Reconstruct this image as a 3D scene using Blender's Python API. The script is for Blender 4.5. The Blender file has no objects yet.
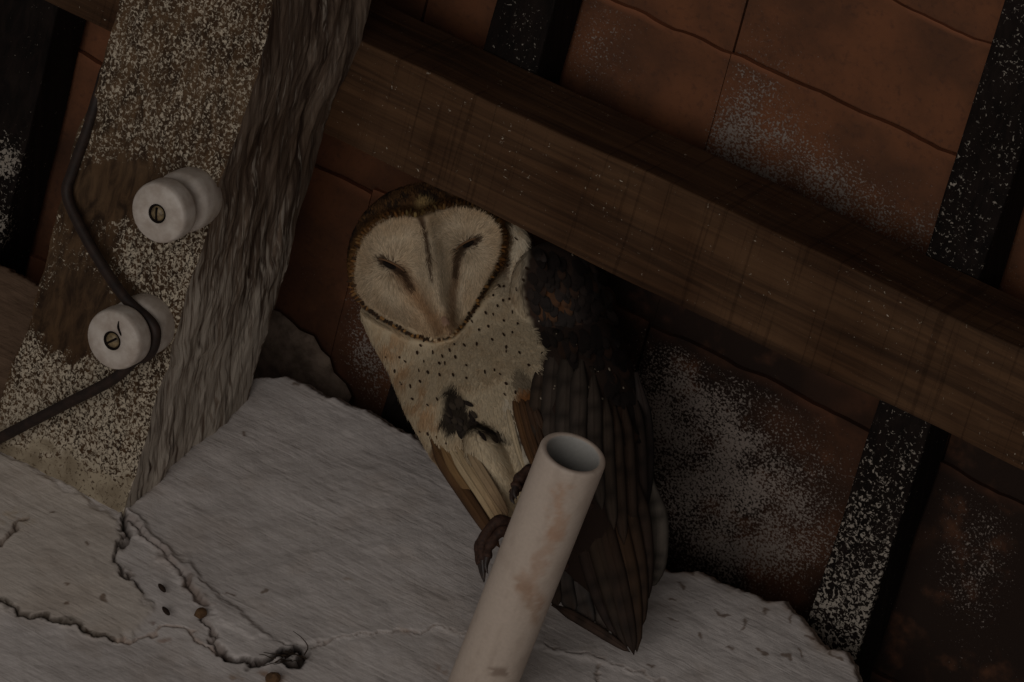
import bpy, bmesh, math, random
import numpy as np
from mathutils import Vector, Matrix
from mathutils.bvhtree import BVHTree

random.seed(7)
rng = np.random.default_rng(7)
scene = bpy.context.scene
COL = scene.collection

# ------------------------------------------------------------------ camera
# world: X along the wall, Y into the wall, Z up; the roof falls 19 degrees towards the wall
SLOPE = math.radians(19.0)
cS, sS = math.cos(SLOPE), math.sin(SLOPE)
V = np.array([.351, -.669, -.655]); V /= np.linalg.norm(V)          # towards the camera
EY = np.array([-.41, -.739, .535]); EY -= V * (EY @ V); EY /= np.linalg.norm(EY)
EX = np.cross(EY, V)
DIST, S = 3.0, 0.00055                                             # metres, metres per pixel at DIST
F = DIST / S
TGT = np.array([0.0, 0.0, 3.2])
CAM = TGT + V * DIST
cam_d = bpy.data.cameras.new('camera')
cam_d.sensor_width = 36.0
cam_d.lens = 36.0 * F / 1024.0
cam_d.clip_start = 0.05
cam_o = bpy.data.objects.new('camera', cam_d)
COL.objects.link(cam_o)
cam_o.matrix_world = Matrix(((EX[0], EY[0], V[0], CAM[0]), (EX[1], EY[1], V[1], CAM[1]),
                             (EX[2], EY[2], V[2], CAM[2]), (0, 0, 0, 1)))
scene.camera = cam_o

# ------------------------------------------------------------------ light and exposure
scene.view_settings.view_transform = 'Standard'
scene.view_settings.look = 'None'
scene.view_settings.exposure = 0.0
scene.view_settings.gamma = 1.0
scene.view_settings.use_curve_mapping = False
world = bpy.data.worlds.new('world'); scene.world = world; world.use_nodes = True
world.node_tree.nodes['Background'].inputs[0].default_value = (1.0, .95, .90, 1)
world.node_tree.nodes['Background'].inputs[1].default_value = 0.055

def area(name, loc, target, sx, sy, power, col):
    d = bpy.data.lights.new(name, 'AREA'); d.shape = 'RECTANGLE'; d.size = sx; d.size_y = sy
    d.energy = power; d.color = col
    o = bpy.data.objects.new(name, d); COL.objects.link(o)
    o.location = loc
    o.rotation_euler = (Vector(target) - Vector(loc)).to_track_quat('-Z', 'Y').to_euler()
    return o
# large soft lamp added low in front of the wall, its daylight source unseen
area('low_front_light', (.40, -1.65, .45), (0, 0, 3.2), 2.5, 1.9, 25.0, (1.0, .95, .90))

# ------------------------------------------------------------------ geometry helpers
Nn = np.array([0, sS, cS])          # roof normal, up
Dd = np.array([0, -cS, sS])         # up the slope
def ray(x, y): return -V * F + (x - 512) * EX - (y - 341) * EY
def Pd(x, y, z=0.0): return CAM + ray(x, y) * ((DIST - z * S) / F)
C0 = Pd(125, 515); N0 = float(Nn @ C0); YW = float(C0[1])
def Pn(x, y, h):
    r = ray(x, y); return CAM + r * ((N0 + h - Nn @ CAM) / (Nn @ r))
def Pw(x, y, off=0.0):
    r = ray(x, y); return CAM + r * ((YW - off - CAM[1]) / r[1])
def proj(p):
    q = np.asarray(p) - CAM; z = -(q @ V)
    return 512 + F * (q @ EX) / z, 341 - F * (q @ EY) / z
def roofpt(x, d, h):                # point from roof coordinates (x along, d up-slope, h above the beam's underside)
    return np.array([x, 0, 0]) + Dd * d + Nn * (N0 + h)
def owlpt(P):                       # arrays of (px, py, z) of the owl's own modelling frame -> world
    P = np.asarray(P, float)
    r = -V * F + (P[:, 0:1] - 512) * EX - (P[:, 1:2] - 341) * EY
    return CAM + r * ((DIST - P[:, 2:3] * S) / F)

def lin(c):
    c = np.asarray(c, float) / 255.0
    return np.where(c <= .04045, c / 12.92, ((c + .055) / 1.055) ** 2.4)

def hash2(ix, iy, seed):
    h = np.sin(ix * 127.1 + iy * 311.7 + seed * 74.7) * 43758.5453
    return h - np.floor(h)
def vnoise(x, y, seed=0):
    x = np.asarray(x, float); y = np.asarray(y, float)
    ix, iy = np.floor(x), np.floor(y); fx, fy = x - ix, y - iy
    fx = fx * fx * (3 - 2 * fx); fy = fy * fy * (3 - 2 * fy)
    a = hash2(ix, iy, seed); b = hash2(ix + 1, iy, seed); c = hash2(ix, iy + 1, seed); d = hash2(ix + 1, iy + 1, seed)
    return (a * (1 - fx) + b * fx) * (1 - fy) + (c * (1 - fx) + d * fx) * fy
def fbm(x, y, seed=0, oct=4):
    s = 0; a = .5; t = 0
    for i in range(oct):
        s = s + a * vnoise(x * 2 ** i, y * 2 ** i, seed + i); t += a; a *= .5
    return s / t
def sstep(a, b, x):
    t = np.clip((x - a) / (b - a), 0, 1); return t * t * (3 - 2 * t)
def polydist(X, Y, pts):
    best = np.full(np.shape(X), 1e9)
    for (x0, y0), (x1, y1) in zip(pts[:-1], pts[1:]):
        dx, dy = x1 - x0, y1 - y0; L = dx * dx + dy * dy + 1e-12
        t = np.clip(((X - x0) * dx + (Y - y0) * dy) / L, 0, 1)
        best = np.minimum(best, np.hypot(X - x0 - t * dx, Y - y0 - t * dy))
    return best
def inside(X, Y, poly):
    r = np.zeros(np.shape(X), bool); n = len(poly)
    for i in range(n):
        x0, y0 = poly[i]; x1, y1 = poly[(i + 1) % n]
        c = ((y0 > Y) != (y1 > Y)) & (X < (x1 - x0) * (Y - y0) / ((y1 - y0) if y1 != y0 else 1e-9) + x0)
        r ^= c
    return r
def sdpoly(X, Y, poly):             # signed distance, negative inside
    d = polydist(X, Y, list(poly) + [poly[0]])
    return np.where(inside(X, Y, poly), -d, d)

def mesh_obj(name, verts, faces, mat, parent=None, smooth=True, attrs=None, cols=None):
    me = bpy.data.meshes.new(name)
    if isinstance(faces, np.ndarray):
        nf, k = faces.shape; verts = np.asarray(verts, np.float32)
        me.vertices.add(len(verts)); me.vertices.foreach_set('co', verts.ravel())
        me.loops.add(nf * k); me.loops.foreach_set('vertex_index', faces.astype(np.int32).ravel())
        me.polygons.add(nf); me.polygons.foreach_set('loop_start', np.arange(0, nf * k, k, dtype=np.int32)); me.update(calc_edges=True)
    else:
        me.from_pydata([tuple(map(float, v)) for v in verts], [], [tuple(map(int, f)) for f in faces])
    if smooth: me.polygons.foreach_set('use_smooth', [True] * len(me.polygons))
    for k, a in (attrs or {}).items():
        at = me.attributes.new(k, 'FLOAT', 'POINT'); at.data.foreach_set('value', np.asarray(a, np.float32))
    if cols is not None:
        at = me.attributes.new('Col', 'FLOAT_COLOR', 'POINT')
        c = np.ones((len(verts), 4), np.float32); c[:, :3] = cols
        at.data.foreach_set('color', c.ravel())
    me.materials.append(mat); me.update()
    o = bpy.data.objects.new(name, me); COL.objects.link(o)
    if parent is not None: o.parent = parent
    return o
def tag(o, label=None, cat=None, group=None, kind=None):
    if label: o['label'] = label
    if cat: o['category'] = cat
    if group: o['group'] = group
    if kind: o['kind'] = kind
    return o
def empty(name, loc):
    o = bpy.data.objects.new(name, None); COL.objects.link(o); o.location = tuple(map(float, loc)); o.empty_display_size = .02
    bpy.context.view_layer.update(); return o
def adopt(o, parent):               # keep world coordinates of mesh data while parenting to an offset Empty
    o.parent = parent; o.matrix_parent_inverse = parent.matrix_world.inverted(); return o

def box_grid(o, A, B, C, na, nb, nc, wob=0.0):
    """closed box from corner o with edge vectors A, B, C; each face an na/nb/nc grid"""
    vs, fs = [], []
    def face(p, U, W, nu, nw):
        b = len(vs)
        for i in range(nu + 1):
            for j in range(nw + 1): vs.append(p + U * (i / nu) + W * (j / nw))
        for i in range(nu):
            for j in range(nw):
                a = b + i * (nw + 1) + j; fs.append((a, a + 1, a + nw + 2, a + nw + 1))
    face(o, A, B, na, nb); face(o + C, A, B, na, nb)
    face(o, A, C, na, nc); face(o + B, A, C, na, nc)
    face(o, B, C, nb, nc); face(o + A, B, C, nb, nc)
    return np.array(vs), fs
def weld(o, dist=1e-5):
    bm = bmesh.new(); bm.from_mesh(o.data); bmesh.ops.remove_doubles(bm, verts=bm.verts, dist=dist)
    bmesh.ops.recalc_face_normals(bm, faces=bm.faces); bm.to_mesh(o.data); bm.free()
def tube(points, radii, seg=12, cap=True):
    P = [np.asarray(p, float) for p in points]; n = len(P); vs, fs = [], []
    if np.isscalar(radii): radii = [radii] * n
    up = None
    for i in range(n):
        t = P[min(i + 1, n - 1)] - P[max(i - 1, 0)]; t = t / np.linalg.norm(t)
        if up is None:
            up = np.cross(t, [.3, .5, .81]); up /= np.linalg.norm(up)
        up = up - t * (up @ t); up /= np.linalg.norm(up); b = np.cross(t, up)
        for k in range(seg):
            a = 2 * math.pi * k / seg
            vs.append(P[i] + radii[i] * (math.cos(a) * up + math.sin(a) * b))
    for i in range(n - 1):
        for k in range(seg):
            fs.append((i * seg + k, i * seg + (k + 1) % seg, (i + 1) * seg + (k + 1) % seg, (i + 1) * seg + k))
    if cap:
        fs.append(tuple(range(seg - 1, -1, -1))); fs.append(tuple((n - 1) * seg + k for k in range(seg)))
    return vs, fs
def spline(pts, n):
    pts = [np.asarray(p, float) for p in pts]
    P = [2 * pts[0] - pts[1]] + pts + [2 * pts[-1] - pts[-2]]; out = []
    m = len(pts) - 1
    for i in range(n + 1):
        u = i / n * m; k = min(int(u), m - 1); t = u - k
        p0, p1, p2, p3 = P[k:k + 4]
        out.append(.5 * (2 * p1 + (p2 - p0) * t + (2 * p0 - 5 * p1 + 4 * p2 - p3) * t * t + (3 * p1 - p0 - 3 * p2 + p3) * t ** 3))
    return out
def lathe(profile, origin, axis, seg=48):
    axis = np.asarray(axis, float); u = np.cross(axis, [.2, .9, .3]); u /= np.linalg.norm(u); b = np.cross(axis, u)
    vs, fs = [], []
    for r, h in profile:
        for k in range(seg):
            a = 2 * math.pi * k / seg; vs.append(origin + axis * h + r * (math.cos(a) * u + math.sin(a) * b))
    for i in range(len(profile) - 1):
        for k in range(seg): fs.append((i * seg + k, i * seg + (k + 1) % seg, (i + 1) * seg + (k + 1) % seg, (i + 1) * seg + k))
    return vs, fs

# ------------------------------------------------------------------ material helpers
class NT:
    def __init__(s, name):
        s.m = bpy.data.materials.new(name); s.m.use_nodes = True; s.t = s.m.node_tree
        s.b = s.t.nodes['Principled BSDF']; s.out = s.t.nodes['Material Output']
    def n(s, typ, **kw):
        nd = s.t.nodes.new(typ)
        for k, v in kw.items():
            if k in nd.inputs.keys(): s.put(nd.inputs[k], v)
            else: setattr(nd, k, v)
        return nd
    def put(s, sock, v):
        if isinstance(v, bpy.types.NodeSocket): s.t.links.new(v, sock)
        else: sock.default_value = v
    def math(s, op, a, b=0.0, clamp=False):
        nd = s.t.nodes.new('ShaderNodeMath'); nd.operation = op; nd.use_clamp = clamp
        s.put(nd.inputs[0], a); s.put(nd.inputs[1], b); return nd.outputs[0]
    def mix(s, f, a, b, bt='MIX'):
        nd = s.t.nodes.new('ShaderNodeMix'); nd.data_type = 'RGBA'; nd.blend_type = bt
        s.put(nd.inputs[0], f); s.put(nd.inputs[6], a); s.put(nd.inputs[7], b); return nd.outputs[2]
    def coords(s, scale=(1, 1, 1), rot=(0, 0, 0)):
        tc = s.t.nodes.new('ShaderNodeTexCoord'); mp = s.t.nodes.new('ShaderNodeMapping')
        mp.vector_type = 'TEXTURE' if False else 'POINT'
        mp.inputs['Scale'].default_value = scale; mp.inputs['Rotation'].default_value = rot
        s.t.links.new(tc.outputs['Object'], mp.inputs['Vector']); return mp.outputs[0]
    def noise(s, vec, scale, detail=3, rough=.55, dist=0.0):
        nd = s.t.nodes.new('ShaderNodeTexNoise'); s.t.links.new(vec, nd.inputs['Vector'])
        nd.inputs['Scale'].default_value = scale; nd.inputs['Detail'].default_value = detail
        nd.inputs['Roughness'].default_value = rough; nd.inputs['Distortion'].default_value = dist
        return nd.outputs['Fac']
    def ramp(s, f, a, b):
        nd = s.t.nodes.new('ShaderNodeMapRange'); nd.interpolation_type = 'SMOOTHSTEP'
        s.put(nd.inputs[0], f); nd.inputs[1].default_value = a; nd.inputs[2].default_value = b; return nd.outputs[0]
    def attr(s, name):
        nd = s.t.nodes.new('ShaderNodeAttribute'); nd.attribute_name = name; return nd
    def bump(s, h, strength=.3, dist=.001):
        nd = s.t.nodes.new('ShaderNodeBump'); nd.inputs['Strength'].default_value = strength; nd.inputs['Distance'].default_value = dist
        s.put(nd.inputs['Height'], h); s.t.links.new(nd.outputs[0], s.b.inputs['Normal'])
    def fin(s, col, rough=.85, spec=.2):
        s.put(s.b.inputs['Base Color'], col); s.put(s.b.inputs['Roughness'], rough)
        s.b.inputs['Specular IOR Level'].default_value = spec; return s.m
def rgb(c): return (*lin(c), 1.0)

def wood_mat(name, base, dark, wash=None, grain='d', wash_scale=330.0, wash_stretch=1.0, sharp=.07, saw=False, grain_amt=.8, lo=.30, hi=.74):
    """timber with grain along up-slope ('d') or along X ('x'), and whitewash splatter where attribute 'wash' says so"""
    t = NT(name); rot = (SLOPE, 0, 0)           # turn so that local Y runs along the slope
    gs = (160, 7, 160) if grain == 'd' else (6, 150, 150)
    vg = t.coords(gs, rot); vo = t.coords((1, 1, 1), rot)
    g = t.noise(vg, 1.0, 5, .65, .6); g2 = t.noise(vo, 14, 3, .6)
    col = t.mix(t.ramp(g, .3, .72), rgb(dark), rgb(base))
    col = t.mix(t.ramp(g2, .35, .75), col, t.mix(1.0, col, (.62, .55, .5, 1), 'MULTIPLY'))
    h = t.math('MULTIPLY', g, grain_amt)
    if saw:
        sv = t.coords((230, 6, 6), (SLOPE, .0, .12)); sw = t.noise(sv, 1.0, 3, .7, .4)
        col = t.mix(t.math('MULTIPLY', t.ramp(sw, .56, .66), .55), col, t.mix(1.0, col, (.45, .42, .4, 1), 'MULTIPLY'))
        h = t.math('SUBTRACT', h, t.math('MULTIPLY', t.ramp(sw, .5, .66), .5))
    if wash is not None:
        a = t.attr('wash').outputs['Fac']
        sc = (1, wash_stretch, 1) if grain == 'd' else (wash_stretch, 1, 1)
        nn = t.noise(t.coords(sc, rot), wash_scale, 2.5, .6, .8)
        th = t.math('SUBTRACT', hi, t.math('MULTIPLY', a, hi - lo))
        m = t.math('DIVIDE', t.math('SUBTRACT', nn, th), sharp, clamp=True)
        m = t.math('MULTIPLY', m, t.ramp(a, .0, .06))
        wcol = t.mix(t.noise(vo, 40, 2), rgb(wash), rgb([c * .82 for c in wash]))
        wcol = t.mix(t.ramp(a, .72, .95), wcol, t.mix(t.ramp(t.noise(vo, 70, 4), .3, .7), rgb((172, 158, 136)), rgb((134, 120, 100))))
        col = t.mix(m, col, wcol)
        h = t.math('ADD', h, t.math('MULTIPLY', m, .5))
    t.bump(h, .5, .0009)
    return t.fin(col, .88, .15)

M = {}
M['beam'] = wood_mat('old_timber', (104, 82, 60), (54, 41, 31), (208, 194, 172), 'd', 600, .8, .13)
M['beam_side'] = wood_mat('weathered_timber', (150, 132, 116), (66, 52, 44), (198, 186, 172), 'd', 330, .07, .2, lo=.16)
M['purlin'] = wood_mat('sawn_purlin', (99, 72, 50), (62, 44, 31), (200, 185, 165), 'x', 420, 1.0, saw=True)
M['rafter'] = wood_mat('dark_rafter', (36, 28, 25), (20, 15, 13), (172, 162, 150), 'd', 440, 1.0)

def tile_mat():
    t = NT('terracotta'); vo = t.coords((1, 1, 1))
    a = t.noise(vo, 22, 5, .6); b = t.noise(vo, 260, 4, .6)
    col = t.mix(t.ramp(a, .3, .7), rgb((134, 87, 61)), rgb((102, 70, 53)))
    col = t.mix(t.math('MULTIPLY', t.ramp(b, .5, .75), .5), col, rgb((84, 60, 50)))
    dirt_shade = t.attr('dirt_shade').outputs['Fac']
    col = t.mix(t.math('MULTIPLY', dirt_shade, t.ramp(t.noise(vo, 45, 4), .1, .5)), col, rgb((46, 35, 30)))
    col = t.mix(t.math('MULTIPLY', t.math('MULTIPLY', t.attr('worn').outputs['Fac'], t.math('SUBTRACT', 1.0, t.math('MULTIPLY', dirt_shade, .85))), t.math('MULTIPLY', t.ramp(a, .35, .6), .6)), col, rgb((176, 112, 80)))
    w = t.attr('wash').outputs['Fac']
    nn = t.noise(vo, 720, 3, .6, .15)
    th = t.math('SUBTRACT', .76, t.math('MULTIPLY', w, .46))
    m = t.math('DIVIDE', t.math('SUBTRACT', nn, th), .12, clamp=True)
    m = t.math('MULTIPLY', m, t.ramp(w, .0, .06))
    col = t.mix(m, col, t.mix(t.noise(vo, 30, 2), rgb((172, 158, 148)), rgb((126, 115, 108))))
    t.bump(t.math('ADD', t.math('ADD', t.math('MULTIPLY', b, .5), t.math('MULTIPLY', m, .5)), a), .4, .0012)
    return t.fin(col, .92, .1)
M['tile'] = tile_mat()

def plaster_mat():
    t = NT('whitewashed_plaster'); vo = t.coords((1, 1, 1))
    st = t.coords((28, 60, 420), (0, .10, 0))                       # brush strokes
    a = t.noise(vo, 16, 5, .6); b = t.noise(st, 1.0, 4, .6, .3); c = t.noise(vo, 300, 3, .6)
    col = t.mix(t.ramp(a, .3, .75), rgb((208, 200, 196)), rgb((192, 184, 180)))
    col = t.mix(t.math('MULTIPLY', t.ramp(b, .5, .8), .4), col, rgb((160, 151, 146)))
    col = t.mix(t.math('MULTIPLY', t.ramp(t.noise(t.coords((60, 120, 900), (0, .1, 0)), 1.0, 4, .7), .52, .75), .35), col, rgb((150, 140, 134)))
    mixd = t.attr('Col').outputs['Color']
    col = t.mix(1.0, col, mixd, 'MULTIPLY')
    t.bump(t.math('ADD', t.math('MULTIPLY', b, .8), t.math('MULTIPLY', c, .8)), .7, .0008)
    return t.fin(col, .95, .1)
M['plaster'] = plaster_mat()

def simple_mat(name, c0, c1, scale=60, rough=.6, spec=.3, bump=.2, bd=.0004):
    t = NT(name); vo = t.coords((1, 1, 1)); a = t.noise(vo, scale, 4, .6)
    t.bump(a, bump, bd)
    return t.fin(t.mix(t.ramp(a, .3, .72), rgb(c0), rgb(c1)), rough, spec)
M['porcelain'] = simple_mat('stained_porcelain', (206, 196, 186), (176, 162, 150), 110, .45, .45)
M['brass'] = simple_mat('tarnished_brass', (150, 130, 96), (88, 74, 54), 400, .45, .5)
M['slot'] = simple_mat('dark_recess', (34, 28, 24), (22, 18, 16), 300, .9, .1)
M['cable'] = simple_mat('dark_cable_rubber', (52, 38, 32), (34, 26, 23), 150, .6, .3)
M['concrete'] = simple_mat('floor_concrete', (130, 122, 114), (104, 96, 90), 8, .9, .1)
M['case'] = simple_mat('dark_insect_case', (52, 38, 30), (32, 24, 20), 500, .8, .2)
M['chip'] = simple_mat('brown_crumb', (112, 86, 62), (84, 64, 48), 300, .9, .1)
M['straw'] = simple_mat('dry_straw', (70, 58, 48), (44, 36, 30), 300, .9, .1)

def attr_mat(name, rough=.9, spec=.1, nscale=600, bump=.3, var=.25, bd=.0005, sheen=0.0):
    t = NT(name); vo = t.coords((1, 1, 1)); a = t.noise(vo, nscale, 3, .6)
    col = t.mix(var, t.attr('Col').outputs['Color'], t.mix(1.0, t.attr('Col').outputs['Color'], t.mix(a, (.35, .33, .3, 1), (1.45, 1.45, 1.45, 1)), 'MULTIPLY'))
    t.bump(a, bump, bd)
    if sheen: t.b.inputs['Sheen Weight'].default_value = sheen
    return t.fin(col, rough, spec)
M['plumage'] = attr_mat('plumage', nscale=900, bump=.35)
M['feather'] = attr_mat('flight_feather', .75, .2, 1200, .2)
M['fluff'] = attr_mat('soft_down', .95, .05, 800, .0, .15)
M['horn'] = simple_mat('horn', (60, 46, 40), (36, 28, 26), 300, .45, .4)
M['beak'] = simple_mat('pale_beak', (178, 144, 120), (150, 118, 98), 300, .5, .35)
M['toe'] = simple_mat('scaly_toe', (74, 52, 42), (46, 33, 28), 500, .7, .2, .5)
M['eye'] = simple_mat('dark_eye', (34, 26, 21), (20, 15, 13), 300, .8, .15)

# ------------------------------------------------------------------ the wall
wall_top_px = [(-60, 236), (0, 256), (40, 276), (120, 312), (200, 350), (245, 380), (262, 372), (290, 371), (318, 384), (345, 397), (385, 412), (450, 452),
               (560, 512), (640, 562), (665, 564), (700, 567), (730, 577), (760, 591), (788, 599), (806, 612), (818, 630), (832, 645), (850, 650), (860, 662), (864, 676)]
wt = np.array([Pw(*p)[[0, 2]] for p in wall_top_px])
order = np.argsort(wt[:, 0]); wtx, wtz = wt[order, 0], wt[order, 1]
X0, X1, Z0 = -.46, wtx[-1] + .012, 2.86
wtx = np.append(wtx, [wtx[-1] + .006, wtx[-1] + .5]); wtz = np.append(wtz, [wtz[-1] - .05, wtz[-1] - .06])
NX, NZ = 960, 440
gx = np.linspace(X0, X1, NX + 1)
ztop = np.interp(gx, wtx, wtz) + (fbm(gx * 160, gx * 0, 3, 4) - .5) * .006
GX = np.repeat(gx[:, None], NZ + 1, 1)
GZ = Z0 + (ztop[:, None] - Z0) * np.linspace(0, 1, NZ + 1)[None]
def wpoly(pts): return [tuple(Pw(*p)[[0, 2]]) for p in pts]
relief = (fbm(GX * 14, GZ * 14, 11, 4) - .5) * .006 + (fbm(GX * 90, GZ * 90, 21, 3) - .5) * .0016 + (fbm(GX * 60, GZ * 420, 25, 3) - .5) * .0002
tint = np.ones(GX.shape + (3,))
def stain(mask, c):
    global tint
    tint = tint * (1 - mask[..., None]) + tint * np.asarray(c)[None, None] * mask[..., None]
jx = GX + (fbm(GX * 170, GZ * 170, 31, 3) - .5) * .008; jz = GZ + (fbm(GX * 170, GZ * 170, 41, 3) - .5) * .008
# broken channel that starts under the timber and runs down to the dark hole
chan = wpoly([(121, 516), (132, 528), (152, 545), (172, 566), (186, 588), (203, 608), (212, 634), (226, 652), (250, 662), (300, 664), (304, 655), (282, 648), (262, 640),
              (246, 622), (222, 604), (206, 588), (190, 570), (168, 552), (150, 535), (136, 520), (124, 508)])
left_slab = wpoly([(118, 520), (121, 545), (117, 562), (130, 582), (143, 594), (150, 612), (142, 628), (120, 640), (90, 634), (60, 620), (20, 612), (-60, 590), (-60, 420), (0, 452), (60, 484)])
d_ls = sdpoly(jx, jz, left_slab)
relief += sstep(.003, -.003, d_ls) * .0020                                   # thicker old render on the left
d_ch = sdpoly(jx, jz, chan)
relief += sstep(.004, -.001, d_ch) * .0022
right_slab = wpoly([(124, 512), (150, 540), (176, 566), (192, 588), (207, 606), (218, 624), (250, 640), (290, 645), (312, 646), (420, 632), (500, 640), (640, 676), (900, 760), (900, 300), (240, 300), (240, 396)])
d_rs = sdpoly(jx, jz, right_slab)
relief += sstep(.0015, -.002, d_rs) * .0013
def crack(pts, w, depth, col=(.2, .17, .15), soft=2.0, amt=1.0):
    global relief
    d = polydist(jx, jz, wpoly(pts))
    relief -= sstep(w, 0, d) * depth
    stain(sstep(w * soft, w * .3, d) * amt, col)
crack([(-20, 596), (0, 602), (22, 613), (46, 617), (70, 621), (88, 631), (110, 637)], .0014, .0035, (.16, .14, .12))
crack([(110, 637), (128, 640), (150, 634), (160, 625), (185, 628), (205, 645), (232, 660)], .0009, .002, (.62, .5, .42), 2.2, .7)
crack([(0, 545), (12, 532), (25, 517)], .0016, .003, (.3, .24, .2), 2.0, .8)
crack([(122, 512), (124, 530), (118, 545), (116, 558), (126, 575), (142, 592)], .0012, .004, (.25, .21, .19), 1.8, .8)
crack([(123, 515), (128, 538), (121, 548)], .0022, .004, (.22, .19, .17), 1.5, .8)
crack([(130, 522), (152, 543), (174, 566), (186, 582)], .0016, .003, (.55, .5, .48), 3.0, .7)
crack([(186, 582), (193, 594), (205, 606)], .0034, .004, (.35, .27, .22), 1.6, .8)
crack([(202, 615), (208, 625), (212, 640), (222, 653)], .0016, .004, (.28, .23, .2), 1.8, .8)
crack([(222, 655), (240, 664), (262, 664), (282, 658), (300, 655)], .0018, .005, (.13, .11, .1), 1.7)
crack([(286, 657), (298, 654), (307, 659), (300, 666), (288, 664)], .0032, .006, (.10, .085, .075), 1.5)
crack([(310, 652), (322, 645), (345, 640), (380, 637), (418, 632), (440, 631), (470, 636)], .0006, .0010, (.5, .44, .4), 1.5, .7)
crack([(540, 646), (560, 651), (585, 656), (610, 664), (645, 676), (680, 690)], .0006, .0010, (.5, .44, .4), 1.5, .7)
crack([(600, 668), (598, 690)], .0006, .0012, (.5, .42, .36), 1.6, .7)
# brown leak marks and flecks
for (px_, py_, r, c, a) in [(425, 631, 9, (.62, .45, .32), .7), (405, 634, 7, (.66, .5, .38), .5), (349, 583, 6, (.68, .58, .5), .7), (440, 672, 12, (.7, .55, .44), .6), (270, 678, 14, (.6, .42, .3), .8),
                            (235, 676, 10, (.6, .44, .32), .7), (165, 640, 9, (.55, .4, .32), .7), (155, 625, 6, (.4, .3, .26), .7), (62, 476, 22, (.82, .74, .6), .8), (15, 520, 22, (.9, .84, .74), .8)]:
    q = Pw(px_, py_); d = np.hypot(jx - q[0], (jz - q[2]) * 1.6)
    stain(sstep(r * S * 1.3, r * S * .4, d) * a * sstep(.35, .6, fbm(GX * 260, GZ * 260, int(px_), 3)), c)
frnd = random.Random(5)
flecks = [(674, 622, 4, 10), (680, 588, 7, 60), (720, 616, 9, 30), (745, 628, 9, -60), (763, 655, 8, 20), (728, 648, 5, 40), (765, 612, 6, 70), (790, 622, 5, 60), (810, 640, 6, 20), (785, 660, 6, 50), (675, 603, 4, 40),
          (800, 655, 5, 70), (770, 602, 5, 10), (245, 436, 4, 80), (232, 596, 3, 20), (262, 592, 4, 30), (52, 516, 3, 0), (88, 548, 4, 40), (65, 587, 3, 20), (105, 600, 3, 70), (66, 605, 3, 10), (90, 632, 4, 60),
          (300, 384, 5, 20), (334, 388, 4, 30), (690, 574, 5, 25), (742, 590, 6, 30), (775, 596, 6, 30), (835, 660, 10, 40), (650, 668, 5, 20), (700, 640, 4, 60)]
for (px_, py_, L, a) in flecks:
    a = math.radians(a); pts = [(px_ - L * .6 * math.cos(a), py_ - L * .6 * math.sin(a)), (px_ + L * .6 * math.cos(a), py_ + L * .6 * math.sin(a))]
    d = polydist(jx, jz, wpoly(pts)); stain(sstep(.0016, .0005, d) * .85, (.32, .25, .2))
# unpainted rim along the top and the bare brown strip to the left of the timber
rim = sstep(.012, .0, ztop[:, None] - GZ - (fbm(GX * 120, GZ * 120, 51, 3) - .5) * .012)
stain(rim * .75 * np.where(GX > .05, 1, .5), (.62, .48, .36))
bare = wpoly([(-80, 200), (60, 260), (10, 420), (-6, 450), (-80, 430)])
stain(sstep(.004, -.004, sdpoly(jx, jz, bare)), (.33, .23, .16))
stain(sstep(.004, -.004, d_ls) * .8, (1.0, .96, .88))
stain(.5 * sstep(.5, .8, fbm(GX * 50, GZ * 50, 77, 4)), (.88, .84, .80))
# rounded upper edge
relief -= sstep(.010, 0, ztop[:, None] - GZ) ** 2 * .006
GY = YW - relief
vs = np.stack([GX, GY, GZ], -1).reshape(-1, 3)
idx = np.arange((NX + 1) * (NZ + 1)).reshape(NX + 1, NZ + 1)
fs = np.stack([idx[:-1, :-1], idx[1:, :-1], idx[1:, 1:], idx[:-1, 1:]], -1).reshape(-1, 4)
# top surface and far end of the wall, running back
nb = len(vs); TB = .13
back = np.stack([gx, np.full_like(gx, YW + TB), ztop], -1)
endb = np.stack([np.full(NZ + 1, X1), np.full(NZ + 1, YW + TB), GZ[-1]], -1)
vs = np.concatenate([vs, back, endb]); tcol = np.concatenate([tint.reshape(-1, 3), np.tile([.6, .5, .4], (len(back) + len(endb), 1))])
ne = nb + len(back)
fs = np.concatenate([fs, np.array([(idx[i, NZ], idx[i + 1, NZ], nb + i + 1, nb + i) for i in range(NX)]), np.array([(idx[NX, j], ne + j, ne + j + 1, idx[NX, j + 1]) for j in range(NZ)])])
wall = tag(mesh_obj('wall_back', vs, fs, M['plaster'], None, True, None, tcol), 'whitewashed plaster wall with cracks and a ragged top edge', kind='structure')
def plain_box(lo, hi):
    lo, hi = np.array(lo, float), np.array(hi, float)
    return box_grid(lo, np.array([hi[0] - lo[0], 0, 0]), np.array([0, hi[1] - lo[1], 0]), np.array([0, 0, hi[2] - lo[2]]), 1, 1, 1)
def struct_box(name, lo, hi, mat, label, parent=None):
    v, f = plain_box(lo, hi); o = mesh_obj(name, v, f, mat, parent, False, None, np.ones((len(v), 3))); weld(o)
    if parent is None: tag(o, label, kind='structure')
    return o
struct_box('wall_base', (-1.6, YW, 0), (2.4, YW + TB, Z0), M['plaster'], 'lower part of the whitewashed plaster wall')
struct_box('wall_left', (-1.6, YW, Z0), (X0, YW + TB, 3.16), M['plaster'], 'continuation of the plaster wall beyond the timber')
struct_box('wall_right', (X1, YW, Z0), (2.4, YW + TB, 3.03), M['plaster'], 'low continuation of the plaster wall')
struct_box('floor', (-2.6, -4.6, -.05), (3.4, YW + TB, 0), M['concrete'], 'plain concrete floor far below')

# ------------------------------------------------------------------ the roof: timber beam, purlin, rafters, tiles
H_BEAM, H_PUR, H_RAF = .113, .173, .210
def dcoord(p): return float(Dd @ np.asarray(p))
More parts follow.
